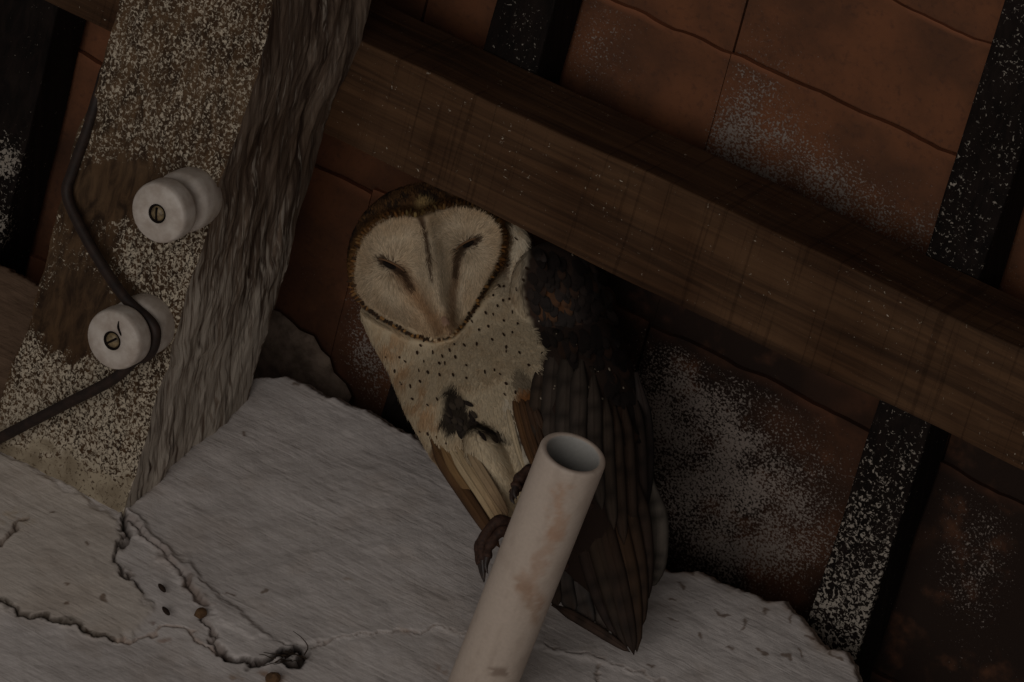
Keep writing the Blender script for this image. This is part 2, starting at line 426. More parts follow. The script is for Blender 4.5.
# big timber
xL = float(np.mean([Pn(120, 0, 0)[0], Pn(0, 400, 0)[0]])); xR = float(np.mean([Pn(272, 0, 0)[0], Pn(125, 515, 0)[0]]))
lineR = [(dcoord(p), p[0]) for p in (Pn(125, 515, 0), Pn(275, 0, 0))]; lineL = [(dcoord(p), p[0]) for p in (Pn(2, 412, 0), Pn(122, 0, 0))]
def along(L_, d_): return L_[0][1] + (L_[1][1] - L_[0][1]) * (d_ - L_[0][0]) / (L_[1][0] - L_[0][0])
d_lo = dcoord(Pn(125, 515, 0)) - .07; d_hi = dcoord(Pn(250, 0, 0)) + .45
def knob_px(): return [(163, 210), (118, 337)]
def beam_wash(P):
    x, y = proj(P)
    w = .535 + .10 * (fbm(x / 26, y / 26, 61, 3) - .5) * 2
    w = w + .10 * sstep(215, 260, y)
    w = np.where(y > 380, w + .05 * sstep(370, 420, y) + .5 * sstep(0, 34, y - (414 + .42 * x) + (fbm(x / 12, y / 12, 66, 3) - .5) * 40), w)
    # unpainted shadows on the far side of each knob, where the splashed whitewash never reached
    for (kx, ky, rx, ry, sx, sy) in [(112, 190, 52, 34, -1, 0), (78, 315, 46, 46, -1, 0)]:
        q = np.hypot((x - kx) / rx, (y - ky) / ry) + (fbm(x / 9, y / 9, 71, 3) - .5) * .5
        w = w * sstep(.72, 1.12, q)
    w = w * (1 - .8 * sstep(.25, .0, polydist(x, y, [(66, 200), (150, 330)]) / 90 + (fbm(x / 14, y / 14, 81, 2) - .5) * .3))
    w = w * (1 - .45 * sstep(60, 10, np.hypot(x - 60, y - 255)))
    return np.clip(w, 0, 1)
o_ = roofpt(xL, d_lo, 0); A = np.array([xR - xL, 0, 0]); B = Dd * (d_hi - d_lo); Cc = Nn * H_BEAM
beam = empty('timber_beam', roofpt((xL + xR) / 2, d_lo, 0))
tag(beam, 'thick squared roof timber splashed with whitewash, carrying the two porcelain knobs', 'timber beam')
def grid_face(p, U, W, nu, nw):
    i, j = np.meshgrid(np.linspace(0, 1, nu + 1), np.linspace(0, 1, nw + 1), indexing='ij')
    v = p + i[..., None] * U + j[..., None] * W
    k = np.arange((nu + 1) * (nw + 1)).reshape(nu + 1, nw + 1)
    f = np.stack([k[:-1, :-1], k[1:, :-1], k[1:, 1:], k[:-1, 1:]], -1).reshape(-1, 4)
    return v.reshape(-1, 3), f, i.ravel(), j.ravel()
def beam_mesh():
    V_, F_, W_, MI = [], [], [], []; base = 0
    def add(p, U, W, nu, nw, washf, mi, disp):
        nonlocal base
        v, f, i, j = grid_face(p, U, W, nu, nw); nrm = np.cross(U, W); nrm /= np.linalg.norm(nrm)
        v = v + disp(v, i, j); wv = washf(v)
        V_.append(v); F_.extend(map(tuple, f + base)); W_.append(wv); MI.extend([mi] * len(f)); base += len(v)
    # edges wander slightly along the length (adzed timber): same offsets for both faces that share an edge
    def wander(v, i, j):
        dd = v @ Dd
        e1 = (fbm(dd * 22, dd * 0, 5, 4) - .5) * .010                       # right-hand lower arris
        e2 = (fbm(dd * 16, dd * 0 + 9, 6, 4) - .5) * .012                   # right-hand upper arris
        e3 = (fbm(dd * 20, dd * 0 + 4, 8, 4) - .5) * .010                   # left-hand arris
        hx = (v @ np.array([1., 0, 0]) - xL) / (xR - xL); hn = (v @ Nn - N0) / H_BEAM
        off = along(lineL, dd) * (1 - hx) + along(lineR, dd) * hx - v[:, 0] + hx * ((1 - hn) * e1 + hn * e2) + (1 - hx) * e3
        dep = (fbm(hx * 3 + 5, dd * 40, 9, 3) - .5) * .004 * np.where(hn < .5, 1, 0) * np.minimum(1, 6 * np.minimum(hx, 1 - hx))
        side = (fbm(hn * 8 + 3, dd * 14, 12, 4) - .5) * .008 * np.minimum(1, 6 * np.minimum(hn, 1 - hn)) * np.where(hx > .5, 1, 0)
        return off[:, None] * np.array([1., 0, 0]) + dep[:, None] * Nn + side[:, None] * np.array([1., 0, 0])
    sidew = lambda P: np.clip(.27 + .60 * sstep(140, 440, proj(P)[1]) + .3 * (fbm((P @ Dd) * 60, (P @ Nn) * 200, 15, 3) - .5), 0, .71)
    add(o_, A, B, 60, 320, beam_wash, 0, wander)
    add(o_ + A, Cc, B, 60, 320, sidew, 1, wander)
    add(o_, Cc, B, 8, 320, lambda P: np.full(len(P), .15), 0, wander)
    add(o_ + Cc, A, B, 8, 320, lambda P: np.zeros(len(P)), 0, wander)
    add(o_ + B, A, Cc, 8, 8, lambda P: np.zeros(len(P)), 0, wander)
    add(o_, A, Cc, 8, 8, lambda P: np.zeros(len(P)), 0, wander)
    return np.concatenate(V_), F_, np.concatenate(W_), MI
bv, bf, bw, bmi = beam_mesh()
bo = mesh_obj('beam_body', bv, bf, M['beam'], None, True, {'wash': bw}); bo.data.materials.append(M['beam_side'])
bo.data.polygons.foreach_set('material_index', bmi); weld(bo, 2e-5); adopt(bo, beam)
bo.data.polygons.foreach_set('use_smooth', [False] * len(bo.data.polygons))

# purlin
d_p0 = float(np.mean([dcoord(Pn(330, 133, H_BEAM)), dcoord(Pn(870, 405, H_BEAM)), dcoord(Pn(1024, 468, H_BEAM))]))
up = dcoord(Pn(925, 255, H_PUR)), dcoord(Pn(560, 80, H_PUR)), dcoord(Pn(1024, 300, H_PUR))
d_p1 = float(np.mean(up)); px0, px1 = -.75, .95
print('purlin d', d_p0, d_p1, up)
def timber(name, o, A, B, C, na, nb_, nc, mat, washf, label, cat, group=None, wob=.002, seed=0, axis=None):
    v, f = box_grid(o, A, B, C, na, nb_, nc)
    w_ = washf(v)
    s_ = v @ (axis if axis is not None else np.array([1., 0, 0]))
    rel = v - o; q1 = (rel @ B) / (B @ B); q2 = (rel @ C) / (C @ C)
    Bn, Cn = B / np.linalg.norm(B), C / np.linalg.norm(C)
    v = v + (((fbm(s_ * 12, q2 * .5 + seed, seed, 3) - .5) * wob * 2 * (q1 * 2 - 1))[:, None]) * Bn + (((fbm(s_ * 10, q1 * .5 + 7, seed + 3, 3) - .5) * wob * (1 - q2))[:, None]) * Cn
    ob = mesh_obj(name, v, f, mat, None, False, {'wash': w_}); weld(ob, 2e-5)
    bev = ob.modifiers.new('edge', 'BEVEL'); bev.width = .0012; bev.segments = 2; bev.limit_method = 'ANGLE'; bev.angle_limit = math.radians(50)
    return tag(ob, label, cat, group)
def pur_wash(P):
    x, y = proj(P); w = .11 + .24 * (fbm(x / 30, y / 30, 90, 3) - .5)
    return np.clip(w, 0, .3)
timber('purlin', roofpt(px0, d_p0, H_BEAM), np.array([px1 - px0, 0, 0]), Dd * (d_p1 - d_p0), Nn * (H_PUR - H_BEAM), 300, 14, 10, M['purlin'], pur_wash,
       'broad brown sawn purlin running diagonally above the owl', 'beam', None, .0016, 2)

# rafters
rw = .034
xB = float(np.mean([Pn(1010, 0, H_PUR)[0], Pn(925, 250, H_PUR)[0], Pn(870, 410, H_PUR)[0], Pn(815, 590, H_PUR)[0]]))
xA = float(np.mean([Pn(582, 0, H_RAF)[0], Pn(562, 75, H_RAF)[0]])) - rw
xC = float(np.mean([Pn(90, 0, H_RAF)[0], Pn(30, 260, H_RAF)[0]])) - rw
print('rafters', xA, xB, xC)
d_eave, d_top = dcoord(Pn(800, 680, H_RAF)) - .25, dcoord(Pn(500, 0, H_RAF)) + .55
def raf_wash(kind):
    def f(P):
        x, y = proj(P); n_ = fbm(x / 24, y / 24, 95, 3)
        if kind == 'B': w = .28 + .30 * sstep(400, 640, y) * sstep(250, 420, y) + .24 * (n_ - .5); w = np.where((P @ Nn - N0) > H_PUR + .004, w * .25, w)
        elif kind == 'A': w = .24 * sstep(0, 50, x - 470) * sstep(560, 520, x) + .1 * (n_ - .5) + .05
        else: w = .08 + .2 * (n_ - .5) + .7 * np.exp(-(((x - 6) / 16) ** 2 + ((y - 160) / 26) ** 2)) + .6 * np.exp(-(((x - 2) / 12) ** 2 + ((y - 225) / 22) ** 2))
        return np.clip(w, 0, 1)
    return f
for x0_, kind, lab in [(xB, 'B', 'dark rafter thickly flecked with whitewash crossing behind the purlin near the right edge'),
                       (xA, 'A', 'dark rafter passing behind the purlin above the owl'),
                       (xC, 'C', 'dark brown rafter to the left of the thick splashed timber')]:
    timber('rafter', roofpt(x0_ - (0 if kind != 'C' else .016), d_eave, H_PUR + .0005), Dd * (d_top - d_eave), np.array([rw if kind != 'C' else .05, 0, 0]), Nn * (H_RAF - H_PUR), 240, 12, 6, M['rafter'], raf_wash(kind), lab, 'rafter',
           'rafters carrying the tiles', .0016, 20 + ord(kind), Dd)

# tiles
ceil_v, ceil_f = box_grid(roofpt(-1.2, d_eave - .1, H_RAF + .055), np.array([2.6, 0, 0]), Dd * (d_top - d_eave + .8), Nn * .02, 1, 1, 1)
ceiling = tag(mesh_obj('ceiling', ceil_v, ceil_f, M['concrete'], None, False), 'sloping roof of overlapping terracotta tiles seen from below', kind='structure'); weld(ceiling)
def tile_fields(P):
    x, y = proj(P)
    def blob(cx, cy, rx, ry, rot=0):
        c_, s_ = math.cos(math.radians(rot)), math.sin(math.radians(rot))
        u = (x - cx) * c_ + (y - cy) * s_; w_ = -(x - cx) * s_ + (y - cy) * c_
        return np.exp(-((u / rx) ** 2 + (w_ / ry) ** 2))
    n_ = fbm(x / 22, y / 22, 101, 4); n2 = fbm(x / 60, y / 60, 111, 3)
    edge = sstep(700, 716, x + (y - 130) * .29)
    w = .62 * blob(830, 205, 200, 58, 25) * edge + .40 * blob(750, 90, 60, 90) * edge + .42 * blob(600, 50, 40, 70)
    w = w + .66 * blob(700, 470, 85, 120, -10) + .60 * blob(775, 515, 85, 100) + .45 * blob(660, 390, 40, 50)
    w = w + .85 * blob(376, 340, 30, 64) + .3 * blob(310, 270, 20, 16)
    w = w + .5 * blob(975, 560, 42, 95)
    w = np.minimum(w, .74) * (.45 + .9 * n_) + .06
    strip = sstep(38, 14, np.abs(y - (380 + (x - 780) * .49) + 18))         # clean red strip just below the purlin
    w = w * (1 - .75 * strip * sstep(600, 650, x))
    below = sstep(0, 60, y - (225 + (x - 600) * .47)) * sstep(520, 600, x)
    dirt_shade = .12 + .75 * below + .9 * blob(640, 330, 70, 60) + 2.5 * blob(1020, 610, 80, 150) + .7 * blob(900, 640, 90, 60) + .5 * blob(330, 330, 50, 60) + .6 * blob(60, 180, 30, 90) + .5 * blob(720, 430, 60, 60)  # dirt, with shade painted in at lower right and beside the left rafter
    return np.clip(w, 0, 1), np.clip(dirt_shade * (.4 + 1.2 * n2), 0, 1)
def seam(px_, py_): return dcoord(Pn(px_, py_, H_RAF))
s2, s1, s0 = seam(940, 24), seam(832, 102), seam(780, 390)
print('seams', s2, s1, s0)
lines = [s0 - .40, s0 - .27, s0 - .135, s0, (s0 + s1) / 2, s1, s2, s2 + .08, s2 + .17, s2 + .26, s2 + .35, s2 + .44]
joint = Pn(706, 130, H_RAF)[0]
TWD, GAP, TH = .186, .0005, .0042
k0 = math.floor((-.62 - joint) / TWD)
tr = random.Random(3)
for ci in range(len(lines) - 1):
    dl, dh = lines[ci], lines[ci + 1]
    for k in range(k0, k0 + 10):
        xa = joint + k * TWD + GAP / 2 + (0 if ci % 2 == 0 or True else TWD / 2) + tr.uniform(-.001, .001); xb = xa + TWD - GAP
        h_hi = H_RAF + .0020 + tr.uniform(0, .0016); h_lo = h_hi + TH + .001
        ov = .020
        p0 = roofpt(xa, dl - ov, h_lo + tr.uniform(0, .001)); p1 = roofpt(xa, dh + tr.uniform(-.002, .002), h_hi)
        v, f = box_grid(p0, np.array([xb - xa, 0, 0]), p1 - p0, Nn * TH, 30, 26, 2)
        # worn, slightly wavy upper lip and face
        rel_d = (v - p0) @ Dd / ((p1 - p0) @ Dd); sx_ = v[:, 0]
        v = v + ((sstep(.9, 1, rel_d) * (fbm(sx_ * 60, sx_ * 0 + ci, 7 + ci, 3) - .5) * .004)[:, None]) * Dd + (((fbm(sx_ * 25, (v @ Dd) * 25, 17, 3) - .5) * .0016)[:, None]) * Nn
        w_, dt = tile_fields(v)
        o = mesh_obj('roof_tile', v, f, M['tile'], None, False, {'wash': w_ * (1 - sstep(.965, .99, rel_d) * .7), 'dirt_shade': dt, 'worn': sstep(.965, .985, rel_d)}); weld(o, 2e-5); o.parent = ceiling
# mortar smear low on the tiles behind the wall head, left of the owl
def lump(name, pts_px, h0, thick, mat, parent, seed):
    P_ = [Pn(*p, h0) for p in pts_px]; c_ = np.mean(P_, 0); vs_, fs_ = [], []; n_ = len(P_)
    for r_, t_ in ((1.0, -.004), (1.0, .25), (.82, .8), (.45, 1.0)):
        for i, p in enumerate(P_):
            vs_.append(c_ + (p - c_) * r_ - Nn * thick * (t_ + .15 * vnoise(i * 1.7, seed)))
    for a in range(3):
        for i in range(n_): fs_.append((a * n_ + i, a * n_ + (i + 1) % n_, (a + 1) * n_ + (i + 1) % n_, (a + 1) * n_ + i))
    fs_.append(tuple(3 * n_ + i for i in range(n_)))
    return mesh_obj(name, vs_, fs_, mat, parent, True, None, np.tile([.26, .21, .185], (len(vs_), 1)))
lump('mortar_patch', [(245, 330), (255, 312), (266, 307), (280, 312), (292, 322), (300, 330), (314, 336), (322, 350), (330, 358), (334, 372), (346, 384), (352, 396), (345, 412), (330, 420), (300, 424), (270, 420), (240, 400)], H_RAF, .004, simple_mat('rough_mortar', (160, 140, 124), (112, 96, 84), 110, .95, .1, .8, .002), ceiling, 3)

# ------------------------------------------------------------------ porcelain knobs
def knob(px_, py_, label, turn):
    L = .037
    ax = -Nn; f_ = Pn(px_ - 5.5, py_ + 3.5, -L); base = f_ + Nn * L
    root = empty('knob_insulator', base); tag(root, label, 'insulator', 'porcelain knobs on the timber')
    R = .0169
    prof = [(R * .93, -.003), (R * .98, .001), (R * 1.0, .004), (R * 1.0, .012), (R * .97, .0140), (R * .90, .0155), (R * .80, .0175), (R * .76, .0195), (R * .80, .0215), (R * .90, .0232), (R * .99, .0248),
            (R * 1.0, .0265), (R * 1.0, .0340), (R * .97, .0360), (R * .92, .0369), (R * .6, .0374), (R * .30, .0374), (R * .27, .0366), (R * .26, .033), (0.0001, .033)]
    v, f = lathe(prof, base, ax, 56)
    o = adopt(mesh_obj('porcelain_body', v, f, M['porcelain']), root)
    # screw head in the hole
    sp = [(R * .255, .033), (R * .255, .0362), (R * .21, .0376), (R * .1, .0381), (.0001, .0382)]
    v, f = lathe(sp, base, ax, 28); sc = adopt(mesh_obj('screw', v, f, M['brass']), root)
    u = np.cross(ax, [math.cos(turn), 0, math.sin(turn)]); u /= np.linalg.norm(u); b = np.cross(ax, u)
    p = base + ax * .0372 - u * R * .21 - b * .0006
    v, f = box_grid(p, u * R * .42, b * .0012, ax * .0012, 1, 1, 1); sl = mesh_obj('screw_slot', v, f, M['slot'], None, False); weld(sl)
    sl.parent = sc
    if turn > 1:
        pts = [base + ax * .0376 + np.array([1., 0, 0]) * a_ + Dd * b_ for a_, b_ in ((.0010, .0125), (.0018, .0090), (.0040, .0062), (.0046, .0052))]
        v, f = tube(spline(pts, 10), [.0002, .0004, .0006, .0007, .0007, .0006, .0006, .0005, .0004, .0003, .0002], 6)
        adopt(mesh_obj('chip_mark', v, f, M['slot']), root)
    # ring of grime between screw and porcelain
    v, f = lathe([(R * .25, .0335), (R * .255, .0372), (R * .31, .0377), (R * .32, .0374)], base, ax, 28)
    adopt(mesh_obj('washer', v, f, M['slot']), root)
    return base
kb1 = knob(163, 210, 'upper white porcelain knob on the splashed timber, with nothing tied to it', .6)
kb2 = knob(118, 337, 'lower white porcelain knob on the splashed timber, with the dark cable round its neck', 1.9)

# cable: hangs down the left side of the timber, crosses the face, turns round the lower knob and leaves to the left
R = .0169; cr = .0031
kc = kb2 - Nn * .0195
def around(a, r=R * .76 + cr):
    u = np.array([1., 0, 0]); return kc + r * (math.cos(a) * u + math.sin(a) * Dd)
cp = [Pn(152, 5, .06), Pn(132, 40, .05), Pn(108, 66, .018), Pn(99, 92, .004), Pn(88, 128, .0), Pn(73, 170, -.002), Pn(67, 194, -.004), Pn(80, 226, -.008), Pn(104, 268, -.013), Pn(127, 300, -.0175),
      around(math.radians(40)), around(math.radians(5)), around(math.radians(-30)), around(math.radians(-65)), Pn(112, 380, -.0185), Pn(60, 407, -.014), Pn(0, 438, -.010), Pn(-60, 470, -.006), Pn(-140, 510, -.004)]
v, f = tube(spline(cp, 120), cr, 12)
cab = tag(mesh_obj('cable', v, f, M['cable']), 'dark electric cable turning round the lower porcelain knob', 'cable')

# ------------------------------------------------------------------ pipe standing out of the wall
entry = Pw(470, 716)
zE = (DIST - float((CAM - entry) @ V)) / S
end = Pd(573.5, 453, zE + .655 * 280)
start = entry; L_pipe = float(np.linalg.norm(end - start)); pd_ = (end - start) / L_pipe
PR = .0178
print('pipe', start, end, 'wall', YW, L_pipe)
ext = (YW + .03 - start[1]) / (-pd_[1]); ext = abs(ext)
Lt = L_pipe + ext; p_root = end - pd_ * Lt
prof = [(PR, h) for h in np.linspace(0, Lt - .0016, 160)] + [(PR * .985, Lt - .0006), (PR * .95, Lt), (PR * .83, Lt), (PR * .79, Lt - .0008)] + [(PR * .775, h) for h in np.linspace(Lt - .002, Lt - .10, 12)] + [(.0001, Lt - .10)]
v, f = lathe(prof, p_root, pd_, 64); v = np.array(v)
hh = (v - p_root) @ pd_; rad = v - p_root - hh[:, None] * pd_; rr = np.linalg.norm(rad, axis=1)
x_, y_ = proj(v)
pc = np.tile(lin((202, 186, 172)), (len(v), 1))
def pstain(mask, c):
    global pc
    pc = pc * (1 - mask[:, None]) + lin(c)[None] * mask[:, None]
front = ((rad @ V) > 0) & (rr > PR * .9)
jn = (fbm(x_ / 6, y_ / 6, 5, 4) - .5) * 22
s_a = sstep(12, 2, polydist(x_ + jn, y_, [(563, 490), (558, 510), (555, 535)]))
s_b = sstep(13, 0, polydist(x_ + jn, y_ + jn, [(550, 535), (540, 560), (525, 590), (540, 600)]))
s_c = sstep(11, 1, polydist(x_ + jn, y_, [(520, 582), (536, 604), (534, 620)]))
s_d = sstep(7, 2, polydist(x_ + jn, y_, [(494, 672), (502, 672)]))
pstain(np.where(front, .6 * s_a, 0), (184, 144, 116)); pstain(np.where(front, .45 * s_b, 0), (176, 136, 110)); pstain(np.where(front, .55 * s_c, 0), (160, 126, 100)); pstain(np.where(front, .6 * s_d, 0), (110, 86, 70))
pstain(.22 * sstep(.5, .75, fbm(hh * 60, np.arctan2(rad @ EX, rad @ EY) * 3, 8, 4)), (150, 128, 112))
inner = rr < PR * .8
pc[inner] = lin((170, 168, 164))
pipe = tag(mesh_obj('pipe', v, f, attr_mat('grimy_plastic_pipe', .55, .3, 500, .15, .2), None, True, None, pc), 'open-ended white plastic pipe with brown stains jutting from the wall below the owl', 'pipe')
def pipe_center(y):                       # axis point at image row y
    a, b = proj(start), proj(end); t = (y - a[1]) / (b[1] - a[1]); return start + (end - start) * t

# ------------------------------------------------------------------ small things on the plaster
def insect_case(px_, py_, ang, label):
    q = Pw(px_, py_, .0035); a = math.radians(ang)
    dr = np.array([math.cos(a), 0, math.sin(a)]); pts = [q + dr * t for t in np.linspace(-.0034, .0034, 9)]
    v, f = tube(pts, [max(.0002, .0014 * math.sqrt(max(0, 1 - (t / .0036) ** 2))) for t in np.linspace(-.0034, .0034, 9)], 10)
    return tag(mesh_obj('insect_case', v, f, M['case']), label, 'insect case', 'dark cases stuck to the plaster')
insect_case(162, 588, -24, 'upper of the two dark oval insect cases stuck to the broken plaster')
insect_case(166, 611, -24, 'lower of the two dark oval insect cases stuck to the broken plaster')
def crumb(px_, py_, r, label):
    q = Pw(px_, py_, .004); bm = bmesh.new(); bmesh.ops.create_icosphere(bm, subdivisions=2, radius=r)
    for v in bm.verts: v.co = Vector(tuple(q)) + Vector((v.co.x * 1.0, v.co.y * .7, v.co.z * 1.15)) * (1 + .35 * (random.random() - .5))
    me = bpy.data.meshes.new('plaster_crumb'); bm.to_mesh(me); bm.free(); me.materials.append(M['chip'])
    o = bpy.data.objects.new('plaster_crumb', me); COL.objects.link(o); return tag(o, label, 'crumb')
crumb(201, 613, .0034, 'brown crumb of render lodged in the broken channel of the wall')
crumb(273, 678, .004, 'brown crumb of render below the dark hole in the wall')
sv, sf = [], []
for k in range(14):
    a0 = (296 + random.uniform(-22, 12), 658 + random.uniform(-6, 5)); L = random.uniform(8, 26); a = random.uniform(-.5, .3) + (math.pi if k % 3 else 0)
    if k == 0: pts = [Pw(304, 655, .004), Pw(308, 647, .007), Pw(302, 638, .008), Pw(293, 631, .007)]
    else: pts = [Pw(a0[0] + math.cos(a) * L * t, a0[1] + math.sin(a) * L * t * .5 + random.uniform(-2, 2), .003 + .003 * t) for t in (0, .35, .7, 1)]
    v, f = tube(spline(pts, 8), [.0004 - .00003 * i for i in range(9)], 5); b = len(sv); sv += v; sf += [tuple(i + b for i in q) for q in f]
tag(mesh_obj('straw', sv, sf, M['straw'], wall), kind='stuff')

# ------------------------------------------------------------------ the owl (modelled in its own frame: 1 unit = 0.55 mm; x right, y down the picture, z nearer)
FACE = [(420, 217), (405, 216), (390, 218), (376, 225), (364, 238), (356, 255), (354, 275), (357, 292), (366, 305), (382, 316), (400, 326), (416, 334), (434, 338), (450, 334),
        (460, 325), (470, 310), (480, 294), (490, 276), (499, 258), (503, 240), (500, 226), (490, 214), (475, 208), (458, 206), (442, 209), (430, 213)]
HEADC = np.array([427., 262., -66.])
def ring_loft(rings, seg=40):
    vs_, fs_ = [], []
    for k, (cx, cy, cz, hw, hd, ax_, ay_) in enumerate(rings):
        l = math.hypot(ax_, ay_); px_, py_ = ay_ / l, -ax_ / l          # in-picture perpendicular (to the right)
        for i in range(seg):
            a = 2 * math.pi * i / seg; vs_.append((cx + px_ * hw * math.cos(a), cy + py_ * hw * math.cos(a), cz + hd * math.sin(a)))
    n_ = len(rings)
    for k in range(n_ - 1):
        for i in range(seg): fs_.append((k * seg + i, k * seg + (i + 1) % seg, (k + 1) * seg + (i + 1) % seg, (k + 1) * seg + i))
    fs_.append(tuple(range(seg - 1, -1, -1))); fs_.append(tuple((n_ - 1) * seg + i for i in range(seg)))
    return vs_, fs_
rings = [(430, 255, -85, 45, 30, .41, .91), (441, 275, -80, 91, 38, .41, .91), (456, 299, -70, 95, 48, .41, .91), (486, 328, -42, 107, 62, .41, .91), (512, 372, 14, 114, 80, .35, .93), (533, 416, 60, 111, 80, .35, .93),
         (549, 455, 85, 101, 74, .3, .95), (566, 490, 100, 84, 62, .3, .95), (583, 525, 108, 60, 45, .35, .93), (598, 560, 112, 40, 26, .38, .92), (610, 592, 114, 20, 12, .38, .92)]
BV, BF = ring_loft(rings)
def ellipsoid(c, r, rot=0, nu=40, nv=24):
    vs_, fs_ = [], []; cr_, sr_ = math.cos(rot), math.sin(rot)
    for j in range(nv + 1):
        t = math.pi * j / nv
        for i in range(nu):
            p = 2 * math.pi * i / nu; x = r[0] * math.sin(t) * math.cos(p); y = r[1] * math.sin(t) * math.sin(p); z = r[2] * math.cos(t)
            vs_.append((c[0] + x * cr_ - y * sr_, c[1] + x * sr_ + y * cr_, c[2] + z))
    for j in range(nv):
        for i in range(nu): fs_.append((j * nu + i, j * nu + (i + 1) % nu, (j + 1) * nu + (i + 1) % nu, (j + 1) * nu + i))
    return vs_, fs_
parts = [(BV, BF), ellipsoid((427, 262, -66), (80, 79, 58)), ellipsoid((497, 478, 128), (24, 58, 40), -.45), ellipsoid((545, 490, 135), (30, 60, 42), -.2), ellipsoid((508, 264, -60), (32, 50, 38), -.35), ellipsoid((560, 300, -10), (48, 60, 60), -.35)]
bm = bmesh.new()
for vs_, fs_ in parts:
    me = bpy.data.meshes.new('tmp'); me.from_pydata(vs_, [], fs_); b2 = bmesh.new(); b2.from_mesh(me)
    bmesh.ops.remove_doubles(b2, verts=b2.verts, dist=1e-4); bmesh.ops.recalc_face_normals(b2, faces=b2.faces)
    b2.to_mesh(me); b2.free(); bm.from_mesh(me); bpy.data.meshes.remove(me)
me = bpy.data.meshes.new('tmp_body'); bm.to_mesh(me); bm.free()
to = bpy.data.objects.new('tmp_body', me); COL.objects.link(to)
rm = to.modifiers.new('r', 'REMESH'); rm.mode = 'VOXEL'; rm.voxel_size = 2.0
sm = to.modifiers.new('s', 'SMOOTH'); sm.iterations = 24; sm.factor = .5
ev = to.evaluated_get(bpy.context.evaluated_depsgraph_get()); em = ev.to_mesh()
nv = len(em.vertices); bodyV = np.empty(nv * 3); em.vertices.foreach_get('co', bodyV); bodyV = bodyV.reshape(-1, 3)
bodyF = [tuple(p.vertices) for p in em.polygons]; nrmV = np.empty(nv * 3); em.vertices.foreach_get('normal', nrmV); nrmV = nrmV.reshape(-1, 3)
ev.to_mesh_clear(); bpy.data.objects.remove(to); bpy.data.meshes.remove(me)
# the head is tucked under the rafters: keep its back just clear of them
_h = owlpt(bodyV) @ Nn - N0
bodyV[:, 2] += np.where(_h > .150, (_h - .150) * .52, 0) / (.837 * S)
# --- sculpt the face
X, Y, Z = bodyV[:, 0].copy(), bodyV[:, 1].copy(), bodyV[:, 2].copy()
isface = (nrmV[:, 2] > .0) & (Z > HEADC[2] - 45) & (np.hypot(X - HEADC[0], Y - HEADC[1]) < 100)
sd = sdpoly(X, Y, FACE)
def ridge(X, Y):                                   # distance from the bill ridge, and its strength along the length
    d = polydist(X, Y, [(424, 214), (431, 262), (437, 295), (446, 326)]); t = np.clip((Y - 214) / 112, 0, 1)
    return d, t
dr, tr_ = ridge(X, Y)
dish = -13 * sstep(0, -26, sd) + 4 * np.exp(-((sd - 1) / 6) ** 2)                        # sunken disc inside a raised ruff
rid = (10 + 22 * tr_) * np.exp(-(dr / (9 + 7 * (1 - np.abs(tr_ - .5)))) ** 2) * (sd < 6)
eyeL, eyeR = np.array([391., 266.]), np.array([467., 245.])
def slit(X, Y, c, ang, a, b):
    ca, sa = math.cos(ang), math.sin(ang); u = (X - c[0]) * ca + (Y - c[1]) * sa; w_ = -(X - c[0]) * sa + (Y - c[1]) * ca
    return np.hypot(u / a, w_ / b)
qL, qR = slit(X, Y, eyeL, .46, 15, 9), slit(X, Y, eyeR, -.5, 13, 8)
eyes = -7 * np.exp(-qL ** 2) - 7 * np.exp(-qR ** 2)
plate = 14 - .0022 * ((X - 430) ** 2 + (Y - 272) ** 2)
bl = np.where(isface, sstep(11, -3, sd), 0)
bodyV[:, 2] = Z * (1 - bl) + (plate + dish + rid + eyes) * bl
